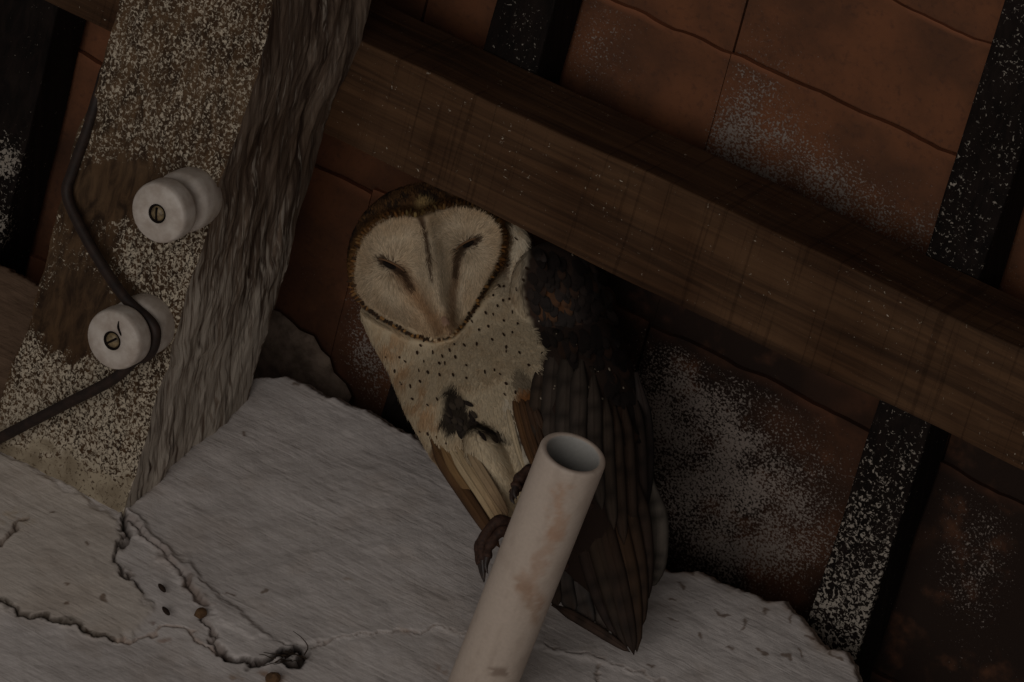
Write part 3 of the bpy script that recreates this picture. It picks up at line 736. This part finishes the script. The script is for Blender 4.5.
# --- colouring
cream, white = lin((214, 196, 166)), lin((224, 212, 192))
def mixc(c, m, k): return c * (1 - m[:, None]) + np.asarray(k)[None] * m[:, None]
WB = [(505, 190), (528, 235), (527, 255), (522, 280), (523, 305), (534, 330), (545, 348), (538, 372), (524, 392), (516, 412), (518, 450), (530, 482), (548, 510), (552, 560), (552, 640), (700, 640), (700, 190)]
DARKP = [(445, 387), (454, 383), (463, 393), (468, 408), (480, 420), (496, 428), (508, 440), (500, 441), (480, 432), (462, 431), (448, 434), (440, 424), (442, 405)]
def plumage(X, Y, Z, NZ_, seed=0):
    n1 = fbm(X / 9, Y / 9, 201, 3); n2 = fbm(X / 3, Y / 3, 211, 2); jx_, jy_ = X + (n1 - .5) * 9, Y + (n2 - .5) * 6
    c = np.tile(cream, (len(X), 1))
    c = mixc(c, .5 * sstep(470, 520, X) * sstep(330, 260, Y), white)
    c = mixc(c, .35 * sstep(.5, .75, n1), lin((190, 160, 122)))
    c = mixc(c, .6 * sstep(22, 2, polydist(jx_, jy_, [(392, 345), (400, 365), (420, 395), (432, 425)])) * sstep(.35, .7, n1), lin((196, 150, 104)))
    wing = sstep(5, -5, sdpoly(jx_, jy_, WB)); c = mixc(c, wing, lin((58, 46, 40)))
    c = mixc(c, wing * sstep(26, 6, np.hypot(jx_ - 552, jy_ - 302)) * .6, lin((120, 78, 46)))
    c = mixc(c, .7 * sstep(15, 5, np.hypot((jx_ - 521) * 1.0, (jy_ - 380) * .9)), lin((70, 58, 48)))
    c = mixc(c, sstep(4, -4, sdpoly(jx_, jy_, DARKP)), lin((64, 56, 48)))
    c = mixc(c, .85 * sstep(12, 5, polydist(jx_, jy_, [(522, 396), (528, 425), (538, 458)])), lin((140, 92, 52)))
    c = mixc(c, .8 * sstep(7, 2, polydist(jx_, jy_, [(434, 446), (452, 478), (480, 512), (502, 545)])), lin((120, 82, 50)))
    c = mixc(c, .7 * sstep(5, 1, polydist(jx_, jy_, [(472, 456), (488, 480), (500, 503)])), lin((70, 54, 42)))  # shade of the crevice inside the left wing edge, painted in
    c = mixc(c, .75 * sstep(5, 1, polydist(jx_, jy_, [(505, 402), (514, 430), (524, 462)])), white)
    back_ = sstep(.05, -.25, NZ_); c = mixc(c, back_, lin((92, 68, 46)))
    # head
    R_ = np.hypot(X - HEADC[0], (Y - HEADC[1])); sd_ = sdpoly(X, Y, FACE); zf = (Z > HEADC[2] - 30)
    head = np.where((R_ < 92) & (Y < 345) & zf, 1.0, 0.0)
    crown = head * sstep(92, 80, R_) * sstep(-1, 3, sd_) * sstep(300, 262, Y - (X < 427) * 12) * sstep(512, 504, X - (Y < 225) * 30)
    cc = np.tile(lin((92, 66, 44)), (len(X), 1)); cc = mixc(cc, sstep(.4, .65, n1), lin((54, 43, 35))); cc = mixc(cc, .5 * sstep(.6, .8, n2), lin((136, 98, 60)))
    cc = mixc(cc, .8 * sstep(15, 4, np.hypot(jx_ - 424, (jy_ - 206) * 1.3)), lin((176, 148, 100)))
    c = c * (1 - crown[:, None]) + cc * crown[:, None]
    inner = head * sstep(2, -2, sd_)
    fc = np.tile(lin((202, 183, 156)), (len(X), 1)); d_, t_ = ridge(X, Y)
    fc = mixc(fc, .5 * sstep(-22, -4, sd_) + .35 * sstep(.4, .7, n1), lin((186, 160, 128)))
    tan = lin((138, 99, 66))
    g1 = polydist(X, Y, [(399, 271), (410, 286), (424, 306), (440, 324)]); g2 = polydist(X, Y, [(459, 252), (456, 272), (452, 296), (448, 322)])
    fc = mixc(fc, .8 * sstep(12, 1, g1), tan); fc = mixc(fc, .6 * sstep(8, 1, g2), tan)
    fc = mixc(fc, .45 * sstep(6, 1, g1 + 2) * sstep(300, 270, Y), lin((84, 60, 42))); fc = mixc(fc, .4 * sstep(5, 1, g2 + 1) * sstep(300, 262, Y), lin((84, 60, 42)))
    streak = polydist(X + (n2 - .5) * 2, Y, [(419, 214), (424, 228), (428, 250), (431, 279)]); fc = mixc(fc, .95 * sstep(5.2, 1.6, streak + .03 * (Y - 214)), lin((66, 47, 33)))
    fc = mixc(fc, .35 * sstep(24, 8, polydist(X, Y, [(415, 300), (440, 332)])), lin((196, 160, 122)))
    for c_, an, a_, b_ in ((eyeL, .46, 14, 4.4), (eyeR, -.5, 12, 4.2)):
        fc = mixc(fc, .85 * sstep(1.35, .6, slit(X, Y, c_, an, a_, b_)), lin((52, 40, 32)))
    el = polydist(X, Y, [(380, 259), (393, 266), (403, 274), (409, 286)]); er = polydist(X, Y, [(477, 240), (465, 246), (458, 258), (456, 272)])
    fc = mixc(fc, .8 * sstep(5.5, 1.5, el), lin((60, 44, 33))); fc = mixc(fc, .8 * sstep(5, 1.5, er), lin((60, 44, 33)))
    c = c * (1 - inner[:, None]) + fc * inner[:, None]
    # ruff
    low = sstep(292, 312, Y + (X > 455) * 40)
    rimw = np.exp(-((sd_ - 3.2) / (3.8 - 1.3 * low)) ** 2) * head
    rc = np.tile(lin((138, 100, 60)), (len(X), 1)); rc = mixc(rc, low * sstep(.3, .55, n2), lin((52, 40, 30)))
    c = c * (1 - rimw[:, None]) + rc * rimw[:, None]
    return c
NX_ = plumage(X, Y, bodyV[:, 2], nrmV[:, 2])
foot_y = 548.0
owl_base = pipe_center(foot_y) + (-V) * PR
owl = empty('barn_owl', owl_base)
tag(owl, 'sleepy barn owl with pale heart-shaped face perched on the white pipe', 'owl')
body = adopt(mesh_obj('body', owlpt(bodyV), bodyF, M['plumage'], None, True, None, NX_), owl)
bvh = BVHTree.FromPolygons([Vector(p) for p in bodyV], bodyF)
def surf(x, y, default=None):
    h = bvh.ray_cast(Vector((x, y, 900)), Vector((0, 0, -1)))
    if h[0] is None: return (default, None)
    return h[0].z, np.array(h[1])

# feathers
def feather(path, w0, zoff, col, tipcol=None, bars=0, name='feather', parent=None, arch=.22, zend=None, edge=None, taper=1.0, nseg=16, base=.3, follow=True, z0=None, groove=True):
    """vane along a picture path: lies on the body, arched across, with a raised shaft"""
    P2 = spline([np.array(p, float) for p in path], nseg); vs_, cs_, fs_ = [], [], []; zs = []
    last = None
    for i, p in enumerate(P2):
        z = None
        if follow: z = surf(p[0], p[1])[0]
        if z is None: z = last if last is not None else (z0 if z0 is not None else 100.)
        if zend is not None:
            t = i / nseg; z = z * (1 - t ** 1.5) + zend * t ** 1.5 if z0 is None else z0 * (1 - t) + zend * t
        last = z; zs.append(z)
    zs = np.convolve(np.pad(zs, 2, 'edge'), np.ones(5) / 5, 'valid')
    U_ = np.array([-1, -.72, -.36, -.07, 0, .07, .36, .72, 1.0])
    for i, p in enumerate(P2):
        t = i / nseg; q = P2[min(i + 1, nseg)] - P2[max(i - 1, 0)]; q = q / (np.linalg.norm(q) + 1e-9); nx_, ny_ = -q[1], q[0]
        wd = w0 * (base + (1 - base) * float(sstep(0, .3, t))) * math.sqrt(max(.0, 1 - max(0, (t - .55) / .45) ** (2.2 * taper))) + .3
        for u in U_:
            vs_.append((p[0] + nx_ * u * wd, p[1] + ny_ * u * wd, zs[i] - 4 + (zoff + 4) * float(sstep(0, .25, t)) - arch * wd * u * u + (.7 if u == 0 and groove else 0)))
            k = np.array(col, float)
            if tipcol is not None: k = k * (1 - t ** 2) + np.array(tipcol, float) * t ** 2
            if bars and (math.sin(t * bars * 6.283) > .45): k = k * .7
            if edge is not None and abs(u) > .6: k = k * .4 + np.array(edge) * .6
            if abs(u) > .9: k = k * .8
            k = k * (1 + .12 * (random.random() - .5)); cs_.append(lin(np.clip(k, 0, 255)))
    m = len(U_)
    for i in range(nseg):
        for j in range(m - 1): fs_.append((i * m + j, i * m + j + 1, (i + 1) * m + j + 1, (i + 1) * m + j))
    o = mesh_obj(name, owlpt(np.array(vs_)), fs_, M['feather'], None, True, None, np.array(cs_))
    sol = o.modifiers.new('thickness', 'SOLIDIFY'); sol.thickness = .0005; sol.offset = -1
    return adopt(o, parent) if parent is not None else o

# wing of the picture's right side: coverts as scales, then long feathers
def scales(name, pts, parent, mat):
    vs_, fs_, cs_ = [], [], []
    for (x, y, L, w_, ang, col, lift) in pts:
        z, nn = surf(x, y)
        if z is None: continue
        b = len(vs_); dx, dy = math.cos(ang), math.sin(ang); px_, py_ = -dy, dx
        for t, ww in ((0, .5), (.35, 1), (.7, .9), (.92, .5), (1.0, .08)):
            for u in (-1, 0, 1):
                xx, yy = x + dx * L * t + px_ * w_ * ww * u, y + dy * L * t + py_ * w_ * ww * u
                zz = z - ((xx - x) * nn[0] + (yy - y) * nn[1]) / max(.3, nn[2]); zz = min(max(zz, z - 30), z + 30)
                vs_.append((xx, yy, zz + .6 + lift * t + (0.8 if u == 0 else 0))); cs_.append(lin(np.clip(np.array(col) * (1 + .15 * (random.random() - .5)) * (1.0 if t < .9 else .75), 0, 255)))
        for i in range(4):
            for j in range(2): fs_.append((b + i * 3 + j, b + i * 3 + j + 1, b + i * 3 + j + 4, b + i * 3 + j + 3))
    return adopt(mesh_obj(name, owlpt(np.array(vs_)), fs_, mat, None, True, None, np.array(cs_)), parent)
wr = random.Random(11); sc = []
for k in range(520):
    x, y = wr.uniform(515, 640), wr.uniform(222, 430)
    if sdpoly(np.array([x]), np.array([y]), WB)[0] > -6: continue
    if y > 352 and x < 606: continue
    g = wr.random(); col = (42, 35, 32) if g < .6 else ((52, 43, 39) if g < .9 else (66, 48, 38))
    if math.hypot(x - 553, y - 302) < 15 and g > .55: col = (88, 60, 40)
    sc.append((x, y, wr.uniform(13, 20), wr.uniform(3.5, 5), math.radians(72 + wr.uniform(-16, 16)), col, 2.2))
sc.sort(key=lambda s: -s[1])
wing = scales('wing', sc, owl, M['feather']); tag(wing, 'dark brown folded wing with small covert feathers')
spk = []
for k in range(34):
    x, y = wr.uniform(530, 625), wr.uniform(240, 400)
    if sdpoly(np.array([x]), np.array([y]), WB)[0] < -8: spk.append((x, y, 2.6, .9, 1.2, (176, 160, 140), 2.0))
tag(scales('wing_specks', spk, owl, M['feather']), kind='stuff')
gb = (82, 71, 63)
for (path, w_, zo, col) in [
    ([(556, 330), (552, 380), (549, 430), (551, 480)], 9, 3, gb), ([(567, 338), (566, 385), (564, 430), (566, 480)], 9, 5, (80, 70, 62)), ([(580, 348), (579, 395), (578, 440), (584, 492)], 9, 7, gb),
    ([(592, 366), (593, 410), (594, 452), (602, 510)], 9, 8, (78, 67, 59)), ([(603, 386), (605, 428), (607, 468), (614, 530)], 8.5, 8, (80, 67, 57)),
    ([(544, 352), (539, 390), (537, 420), (540, 455)], 8, 2, (80, 66, 55)),
    ([(612, 396), (615, 440), (618, 485), (624, 545)], 8, 8, (74, 58, 47)), ([(621, 392), (626, 440), (629, 490), (633, 560)], 8, 7, (70, 54, 44)),
    ([(630, 380), (637, 430), (640, 480), (642, 540)], 8, 4, (58, 46, 40)), ([(636, 372), (645, 420), (647, 465), (645, 510)], 7, 1, (54, 44, 40))]:
    feather(path, w_, zo, col, bars=4, parent=wing, edge=np.array(col) * .62)
# outer flight feathers running down to the tail tip
for (path, w_, zs_, ze, col, tc) in [
    ([(650, 478), (657, 520), (656, 560), (648, 588)], 11, 92, 112, (118, 108, 98), (90, 80, 72)),
    ([(632, 470), (640, 520), (643, 560), (643, 606)], 11, 128, 130, (70, 54, 44), (54, 42, 36)),
    ([(618, 470), (630, 530), (637, 575), (640, 630)], 11, 138, 132, (78, 58, 43), (58, 44, 36)),
    ([(604, 468), (617, 525), (629, 580), (637, 652)], 11, 146, 134, (86, 62, 43), (56, 43, 35)),
    ([(592, 470), (605, 530), (619, 585), (634, 655)], 10, 150, 136, (72, 54, 42), (50, 39, 33)),
    ([(582, 480), (594, 535), (608, 585), (627, 648)], 9, 152, 134, (78, 62, 49), (52, 42, 36)),
    ([(574, 500), (584, 545), (597, 590), (616, 636)], 8, 150, 130, (70, 54, 46), (52, 42, 38))]:
    feather(path, w_, 0, col, tc, 7, parent=wing, z0=zs_, zend=ze, follow=False, edge=np.array(col) * .7, taper=1.2)
# tail
tail = feather([(585, 520), (596, 560), (604, 600), (606, 634)], 14, 0, (112, 106, 102), (84, 72, 64), 3, name='tail', parent=owl, z0=116, zend=122, follow=False)
for (path, w_, zs_, ze, col) in [([(574, 520), (574, 560), (580, 595), (592, 628)], 11, 120, 126, (104, 100, 98)), ([(566, 520), (563, 556), (564, 585), (574, 614)], 10, 124, 128, (92, 86, 82)),
                                 ([(558, 530), (553, 562), (552, 585), (558, 606)], 9, 127, 129, (84, 70, 60)), ([(600, 530), (608, 575), (616, 612), (624, 645)], 12, 112, 120, (88, 76, 68)),
                                 ([(552, 604), (575, 617), (600, 632), (630, 652)], 5, 132, 130, (72, 54, 44))]:
    feather(path, w_, 0, col, (70, 56, 48), 3, parent=tail, z0=zs_, zend=ze, follow=False, edge=np.array(col) * .75)
# wing edge on the picture's left and the flank tufts
wing2 = feather([(428, 432), (446, 466), (470, 502), (500, 548)], 7, 0, (112, 82, 54), (88, 62, 42), 0, name='wing', parent=owl, zend=196, edge=(80, 58, 42), base=.1, taper=1.3); tag(wing2, 'brown edge of the other folded wing')
for path, w_, za, zb, c0, c1 in [([(436, 436), (456, 470), (478, 502), (500, 538)], 6, 120, 200, (150, 118, 80), (120, 90, 60)), ([(444, 438), (464, 470), (484, 500), (503, 532)], 5, 126, 203, (206, 184, 148), (188, 160, 122)),
                                 ([(452, 438), (470, 468), (488, 496), (505, 526)], 5, 130, 202, (196, 172, 136), (164, 134, 100)), ([(462, 440), (478, 466), (494, 492), (508, 516)], 5, 134, 198, (176, 152, 120), (130, 104, 78))]:
    feather(path, w_, 0, c0, c1, 0, parent=wing2, zend=zb, base=.08, taper=1.3)
for path, w_, col in [([(512, 388), (518, 414), (525, 440), (536, 472)], 4, (104, 74, 48)), ([(518, 388), (525, 414), (532, 440), (542, 468)], 4, (92, 65, 44)), ([(524, 390), (532, 414), (539, 438), (548, 466)], 4.5, (78, 57, 42)), ([(530, 398), (538, 418), (545, 440), (552, 462)], 4, (80, 60, 46)),
                      ([(505, 398), (511, 422), (517, 446), (526, 474)], 3, (206, 186, 154))]:
    feather(path, w_, 3, col, None, 0, 'flank_feather', owl, base=.08, taper=1.3, edge=np.array(col) * .8)

# fluff: fine barbs over face, crown and breast
def fluff(name, n_, region, parent, L0, L1, wd, lift, flow, cfun, mat=M['fluff'], cvar=.25):
    tri = np.array([f[:3] for f in bodyF]); A_, B_, C_ = bodyV[tri[:, 0]], bodyV[tri[:, 1]], bodyV[tri[:, 2]]
    cr_ = np.cross(B_ - A_, C_ - A_); ar = np.linalg.norm(cr_, axis=1); cen = (A_ + B_ + C_) / 3; nr = cr_ / (ar[:, None] + 1e-9)
    ok = region(cen[:, 0], cen[:, 1], cen[:, 2], nr[:, 2]) * ar
    pick = rng.choice(len(tri), n_, p=ok / ok.sum()); r1, r2 = rng.random(n_), rng.random(n_); fl = r1 + r2 > 1; r1[fl] = 1 - r1[fl]; r2[fl] = 1 - r2[fl]
    P_ = A_[pick] + (B_ - A_)[pick] * r1[:, None] + (C_ - A_)[pick] * r2[:, None]; Nq = nr[pick]
    fx, fy = flow(P_[:, 0], P_[:, 1]); T_ = np.stack([fx, fy, np.zeros(n_)], -1); T_ += rng.normal(0, .18, T_.shape)
    T_ -= Nq * (T_ * Nq).sum(1)[:, None]; T_ /= np.linalg.norm(T_, axis=1)[:, None] + 1e-9
    S_ = np.cross(Nq, T_); L_ = rng.uniform(L0, L1, n_)[:, None]
    lift_ = lift * rng.uniform(.4, 1.3, n_)[:, None]
    v0 = P_ - S_ * wd - Nq * .4; v1 = P_ + S_ * wd - Nq * .4; v2 = P_ + T_ * L_ * .55 + Nq * (lift_ * L_ * .7) + S_ * wd * .7; v3 = P_ + T_ * L_ * .55 + Nq * (lift_ * L_ * .7) - S_ * wd * .7; v4 = P_ + T_ * L_ + Nq * lift_ * L_ * .8
    V_ = np.stack([v0, v1, v2, v3, v4], 1).reshape(-1, 3)
    k = np.arange(n_) * 5; fs_ = [(a, a + 1, a + 2, a + 3) for a in k] + [(a + 3, a + 2, a + 4) for a in k]
    c_ = cfun(P_[:, 0], P_[:, 1], P_[:, 2], Nq[:, 2]) * (1 + cvar * (rng.random(n_)[:, None] - .5)); c_ = np.repeat(c_, 5, 0)
    return tag(adopt(mesh_obj(name, owlpt(V_), fs_, mat, None, True, None, c_), parent), kind='stuff')
def headmask(x, y): return np.hypot(x - HEADC[0], y - HEADC[1]) < 84
def face_reg(x, y, z, nz): return ((sdpoly(x, y, FACE) < -5) & (nz > .1) & (z > HEADC[2])).astype(float)
def crown_reg(x, y, z, nz): return ((sdpoly(x, y, FACE) > 0) & (np.hypot(x - HEADC[0], y - HEADC[1]) < 86) & (y < 300) & (nz > -.2) & (x < 512)).astype(float)
def breast_reg(x, y, z, nz): return ((sdpoly(x, y, FACE) > 6) & (sdpoly(x, y, WB) > 0) & (nz > -.15) & (y > 205) & ((y > 300) | (x > 498)) & (y < 520)).astype(float)
def face_flow(x, y):
    dl, dr_ = np.hypot(x - eyeL[0], y - eyeL[1]), np.hypot(x - eyeR[0], y - eyeR[1]); m = dl < dr_
    fx = np.where(m, x - eyeL[0], x - eyeR[0]); fy = np.where(m, y - eyeL[1], y - eyeR[1]); l = np.hypot(fx, fy) + 1e-6
    d_, t_ = ridge(x, y); k = np.exp(-(d_ / 13) ** 2)[()]
    return fx / l * (1 - k) + .15 * k, fy / l * (1 - k) + k
fluff('face_down', 12000, face_reg, owl, 5, 10, .45, .10, face_flow, plumage, cvar=.6)
fluff('crown_down', 5500, crown_reg, owl, 4, 7, .8, .18, lambda x, y: ((x - 430) / 80, (y - 300) / 80), plumage)
fluff('breast_down', 15000, breast_reg, owl, 6, 11, .8, .13, lambda x, y: (np.full_like(x, .38), np.full_like(x, .92)), plumage)
# ruff of stiff little feathers round the facial disc
rf = []
FP = FACE + [FACE[0]]
for (x0, y0), (x1, y1) in zip(FP[:-1], FP[1:]):
    m = max(1, int(math.hypot(x1 - x0, y1 - y0) / 2.2))
    for i in range(m):
        t = i / m; x, y = x0 + (x1 - x0) * t, y0 + (y1 - y0) * t; nx_, ny_ = (y1 - y0), -(x1 - x0); l = math.hypot(nx_, ny_); nx_, ny_ = -nx_ / l, -ny_ / l
        if (x - 430) * nx_ + (y - 272) * ny_ < 0: nx_, ny_ = -nx_, -ny_
        lowd = (y > 300 and x < 460) or (x >= 455 and y > 262)
        if lowd: col = random.choice([(56, 42, 30), (70, 50, 34), (168, 126, 76), (60, 46, 34)])
        else: col = random.choice([(150, 104, 58), (120, 84, 50), (84, 62, 44), (158, 118, 72)])
        if 405 < x < 438 and y < 225: col = random.choice([(150, 120, 72), (190, 160, 104), (110, 84, 52)])
        if 430 < x < 458 and y > 330: col = random.choice([(214, 192, 160), (80, 58, 40), (206, 180, 146)])
        ang = math.atan2(ny_, nx_) + random.uniform(-.35, .35)
        rf.append((x + nx_ * random.uniform(-1, 2), y + ny_ * random.uniform(-1, 2), (random.uniform(3, 5) if lowd else random.uniform(5, 8)), random.uniform(1.0, 1.6), ang, col, 1.0))
tag(scales('facial_ruff', rf, owl, M['feather']), kind='stuff')
# dark arrow-shaped spots on breast and neck
sp = [(470, 320), (482, 313), (492, 310), (500, 298), (510, 300), (516, 289), (520, 277), (506, 284), (497, 285), (513, 272), (518, 262), (524, 268), (512, 240), (505, 318), (498, 305), (488, 325), (476, 330),
      (463, 342), (455, 345), (447, 350), (440, 352), (430, 350), (420, 345), (415, 353), (425, 360), (436, 362), (446, 360), (452, 357), (468, 362), (484, 370), (495, 371), (509, 343), (503, 330), (515, 331), (519, 322), (527, 361),
      (506, 350), (425, 372), (417, 370), (419, 378), (404, 362), (400, 358), (402, 383), (410, 383), (412, 395), (406, 403), (428, 430), (443, 445), (418, 428), (433, 447), (466, 455), (497, 372), (515, 388), (503, 385), (505, 392),
      (475, 302), (484, 297), (508, 262), (500, 270), (491, 296), (479, 342), (493, 338), (468, 374), (452, 371), (438, 375), (395, 372), (388, 358), (520, 348), (512, 312), (524, 300), (390, 385), (424, 405), (433, 395)]
sc = [(x, y, random.uniform(2.4, 4.6), random.uniform(.6, 1.35), math.radians(66 + random.uniform(-25, 25)), (62, 44, 32), 1.0) for x, y in [(a + random.uniform(-3, 3), b + random.uniform(-3, 3)) for a, b in sp]]
for i, s_ in enumerate(sc): sc[i] = s_
def spots_lift(o):
    o.location = o.location; return o
so = scales('breast_spots', sc, owl, M['feather']); tag(so, kind='stuff')
so.data.vertices.foreach_set('co', (np.array([v.co for v in so.data.vertices]) + V * (1.6 * S)).ravel())
# tuft of dark feathers on the belly
tf = []
for k in range(46):
    x, y = wr.uniform(442, 505), wr.uniform(386, 440)
    if sdpoly(np.array([x]), np.array([y]), DARKP)[0] > 0: continue
    tf.append((x, y, wr.uniform(9, 14), wr.uniform(1.6, 3), math.radians(50 + wr.uniform(-25, 25)), wr.choice([(58, 50, 44), (74, 64, 54), (46, 38, 34)]), 3))
tag(scales('belly_tuft', tf, owl, M['feather']), kind='stuff')
# eyes: nearly closed, dark slits with lids
def eye(c, ang, a, b):
    z = surf(c[0], c[1])[0]
    vs_, fs_ = ellipsoid((c[0], c[1], z - 2.0), (a, b, 4.2), ang, 24, 14)
    e = adopt(mesh_obj('eye', owlpt(np.array(vs_)), fs_, M['eye']), owl)
    ca, sa = math.cos(ang), math.sin(ang); pts = []
    for t in np.linspace(-1.15, 1.15, 13):
        u, w_ = a * t, -b * .9 * math.sqrt(max(0, 1 - (t / 1.2) ** 2)); x, y = c[0] + u * ca - w_ * sa, c[1] + u * sa + w_ * ca
        pts.append(owlpt(np.array([[x, y, (surf(x, y)[0] or z) + .6]]))[0])
    v, f = tube(pts, [.0002 + .0004 * math.sqrt(max(0, 1 - t * t)) for t in np.linspace(-1, 1, 13)], 8)
    lid = mesh_obj('eyelid', v, f, M['fluff'], None, True, None, np.tile(lin((120, 92, 68)), (len(v), 1))); lid.parent = e
    return e
eye(eyeL, .46, 12.5, 3.6); eye(eyeR, -.5, 10.5, 3.4)
# bill: only its pale hooked tip shows between the feathers
bz = surf(446, 322)[0]
bp = [(442, 314, bz - 11), (445, 321, bz - 4), (447, 327, bz - 2), (449, 332, bz - 5), (449, 336, bz - 11)]
v, f = tube(spline([owlpt(np.array([p]))[0] for p in bp], 14), [.0012 + .0014 * math.sin(min(1, i / 7) * 1.57) if i < 9 else .0026 * (1 - (i - 8) / 6.3) + .0002 for i in range(15)], 12)
adopt(mesh_obj('beak', v, f, M['beak']), owl)

# feet gripping the pipe
u1 = np.cross(pd_, V); u1 /= np.linalg.norm(u1)                       # across the pipe, in the picture plane
if u1 @ EX > 0: u1 = -u1                                             # points to the picture's left
u2 = np.cross(pd_, u1);  u2 = u2 if u2 @ V < 0 else -u2               # away from the camera (upper side of the pipe)
def on_pipe(y, ang, r):                                              # ang 90 = upper side (away), 0 = left side, -90 = underside
    c = pipe_center(y); a = math.radians(ang); return c + r * (math.cos(a) * u1 + math.sin(a) * u2)
def foot(y0, leg_top, spread):
    ank = on_pipe(y0, 100, PR + .012)
    top = owlpt(np.array([leg_top]))[0]
    v, f = tube(spline([top, top * .5 + ank * .5, ank, on_pipe(y0, 95, PR + .006)], 12), [.0085 - .0003 * i for i in range(10)] + [.0058, .0056, .005], 14)
    lc = np.array([lin((206, 186, 152)) if i < 9 * 14 else lin((74, 52, 42)) for i in range(len(v))])
    ft = adopt(mesh_obj('foot', v, f, M['fluff'], None, True, None, lc), owl)
    for k, (dy, bulge, drop, rt) in enumerate(spread):
        a_end = 14
        pts = [on_pipe(y0 + dy * .2, 92, PR + .005), on_pipe(y0 + dy * .6, 64, PR + .0055 + bulge * .45), on_pipe(y0 + dy, 40, PR + .005 + bulge), on_pipe(y0 + dy + drop * .6, 24, PR + .0046 + bulge * .9), on_pipe(y0 + dy + drop, a_end, PR + .0040 + bulge * .3)]
        v, f = tube(spline(pts, 24), [rt - .00004 * i + .0004 * math.cos(i * 1.1) for i in range(25)], 12)
        t = mesh_obj('toe', v, f, M['toe']); t.parent = ft
        pts = [on_pipe(y0 + dy + drop * .92, a_end + 3, PR + .0042 + bulge * .4), on_pipe(y0 + dy + drop * 1.25, a_end - 8, PR + .0034), on_pipe(y0 + dy + drop * 1.45, a_end - 16, PR + .0010)]
        v, f = tube(spline(pts, 10), [.0024 - .00021 * i for i in range(11)], 10)
        t = mesh_obj('talon', v, f, M['horn']); t.parent = ft
    pts = [on_pipe(y0, 95, PR + .005), on_pipe(y0 + 2, 125, PR + .005), on_pipe(y0 + 4, 150, PR + .0035)]
    v, f = tube(spline(pts, 10), [.0040 - .0002 * i for i in range(11)], 10)
    t = mesh_obj('toe', v, f, M['toe']); t.parent = ft
foot(560, (532, 500, 150), [(-4, .0080, 24, .0036), (6, .0090, 18, .0033), (0, .0030, 16, .0034)])
foot(500, (555, 470, 140), [(-2, .0010, 8, .0036), (6, .0, 6, .0034)])
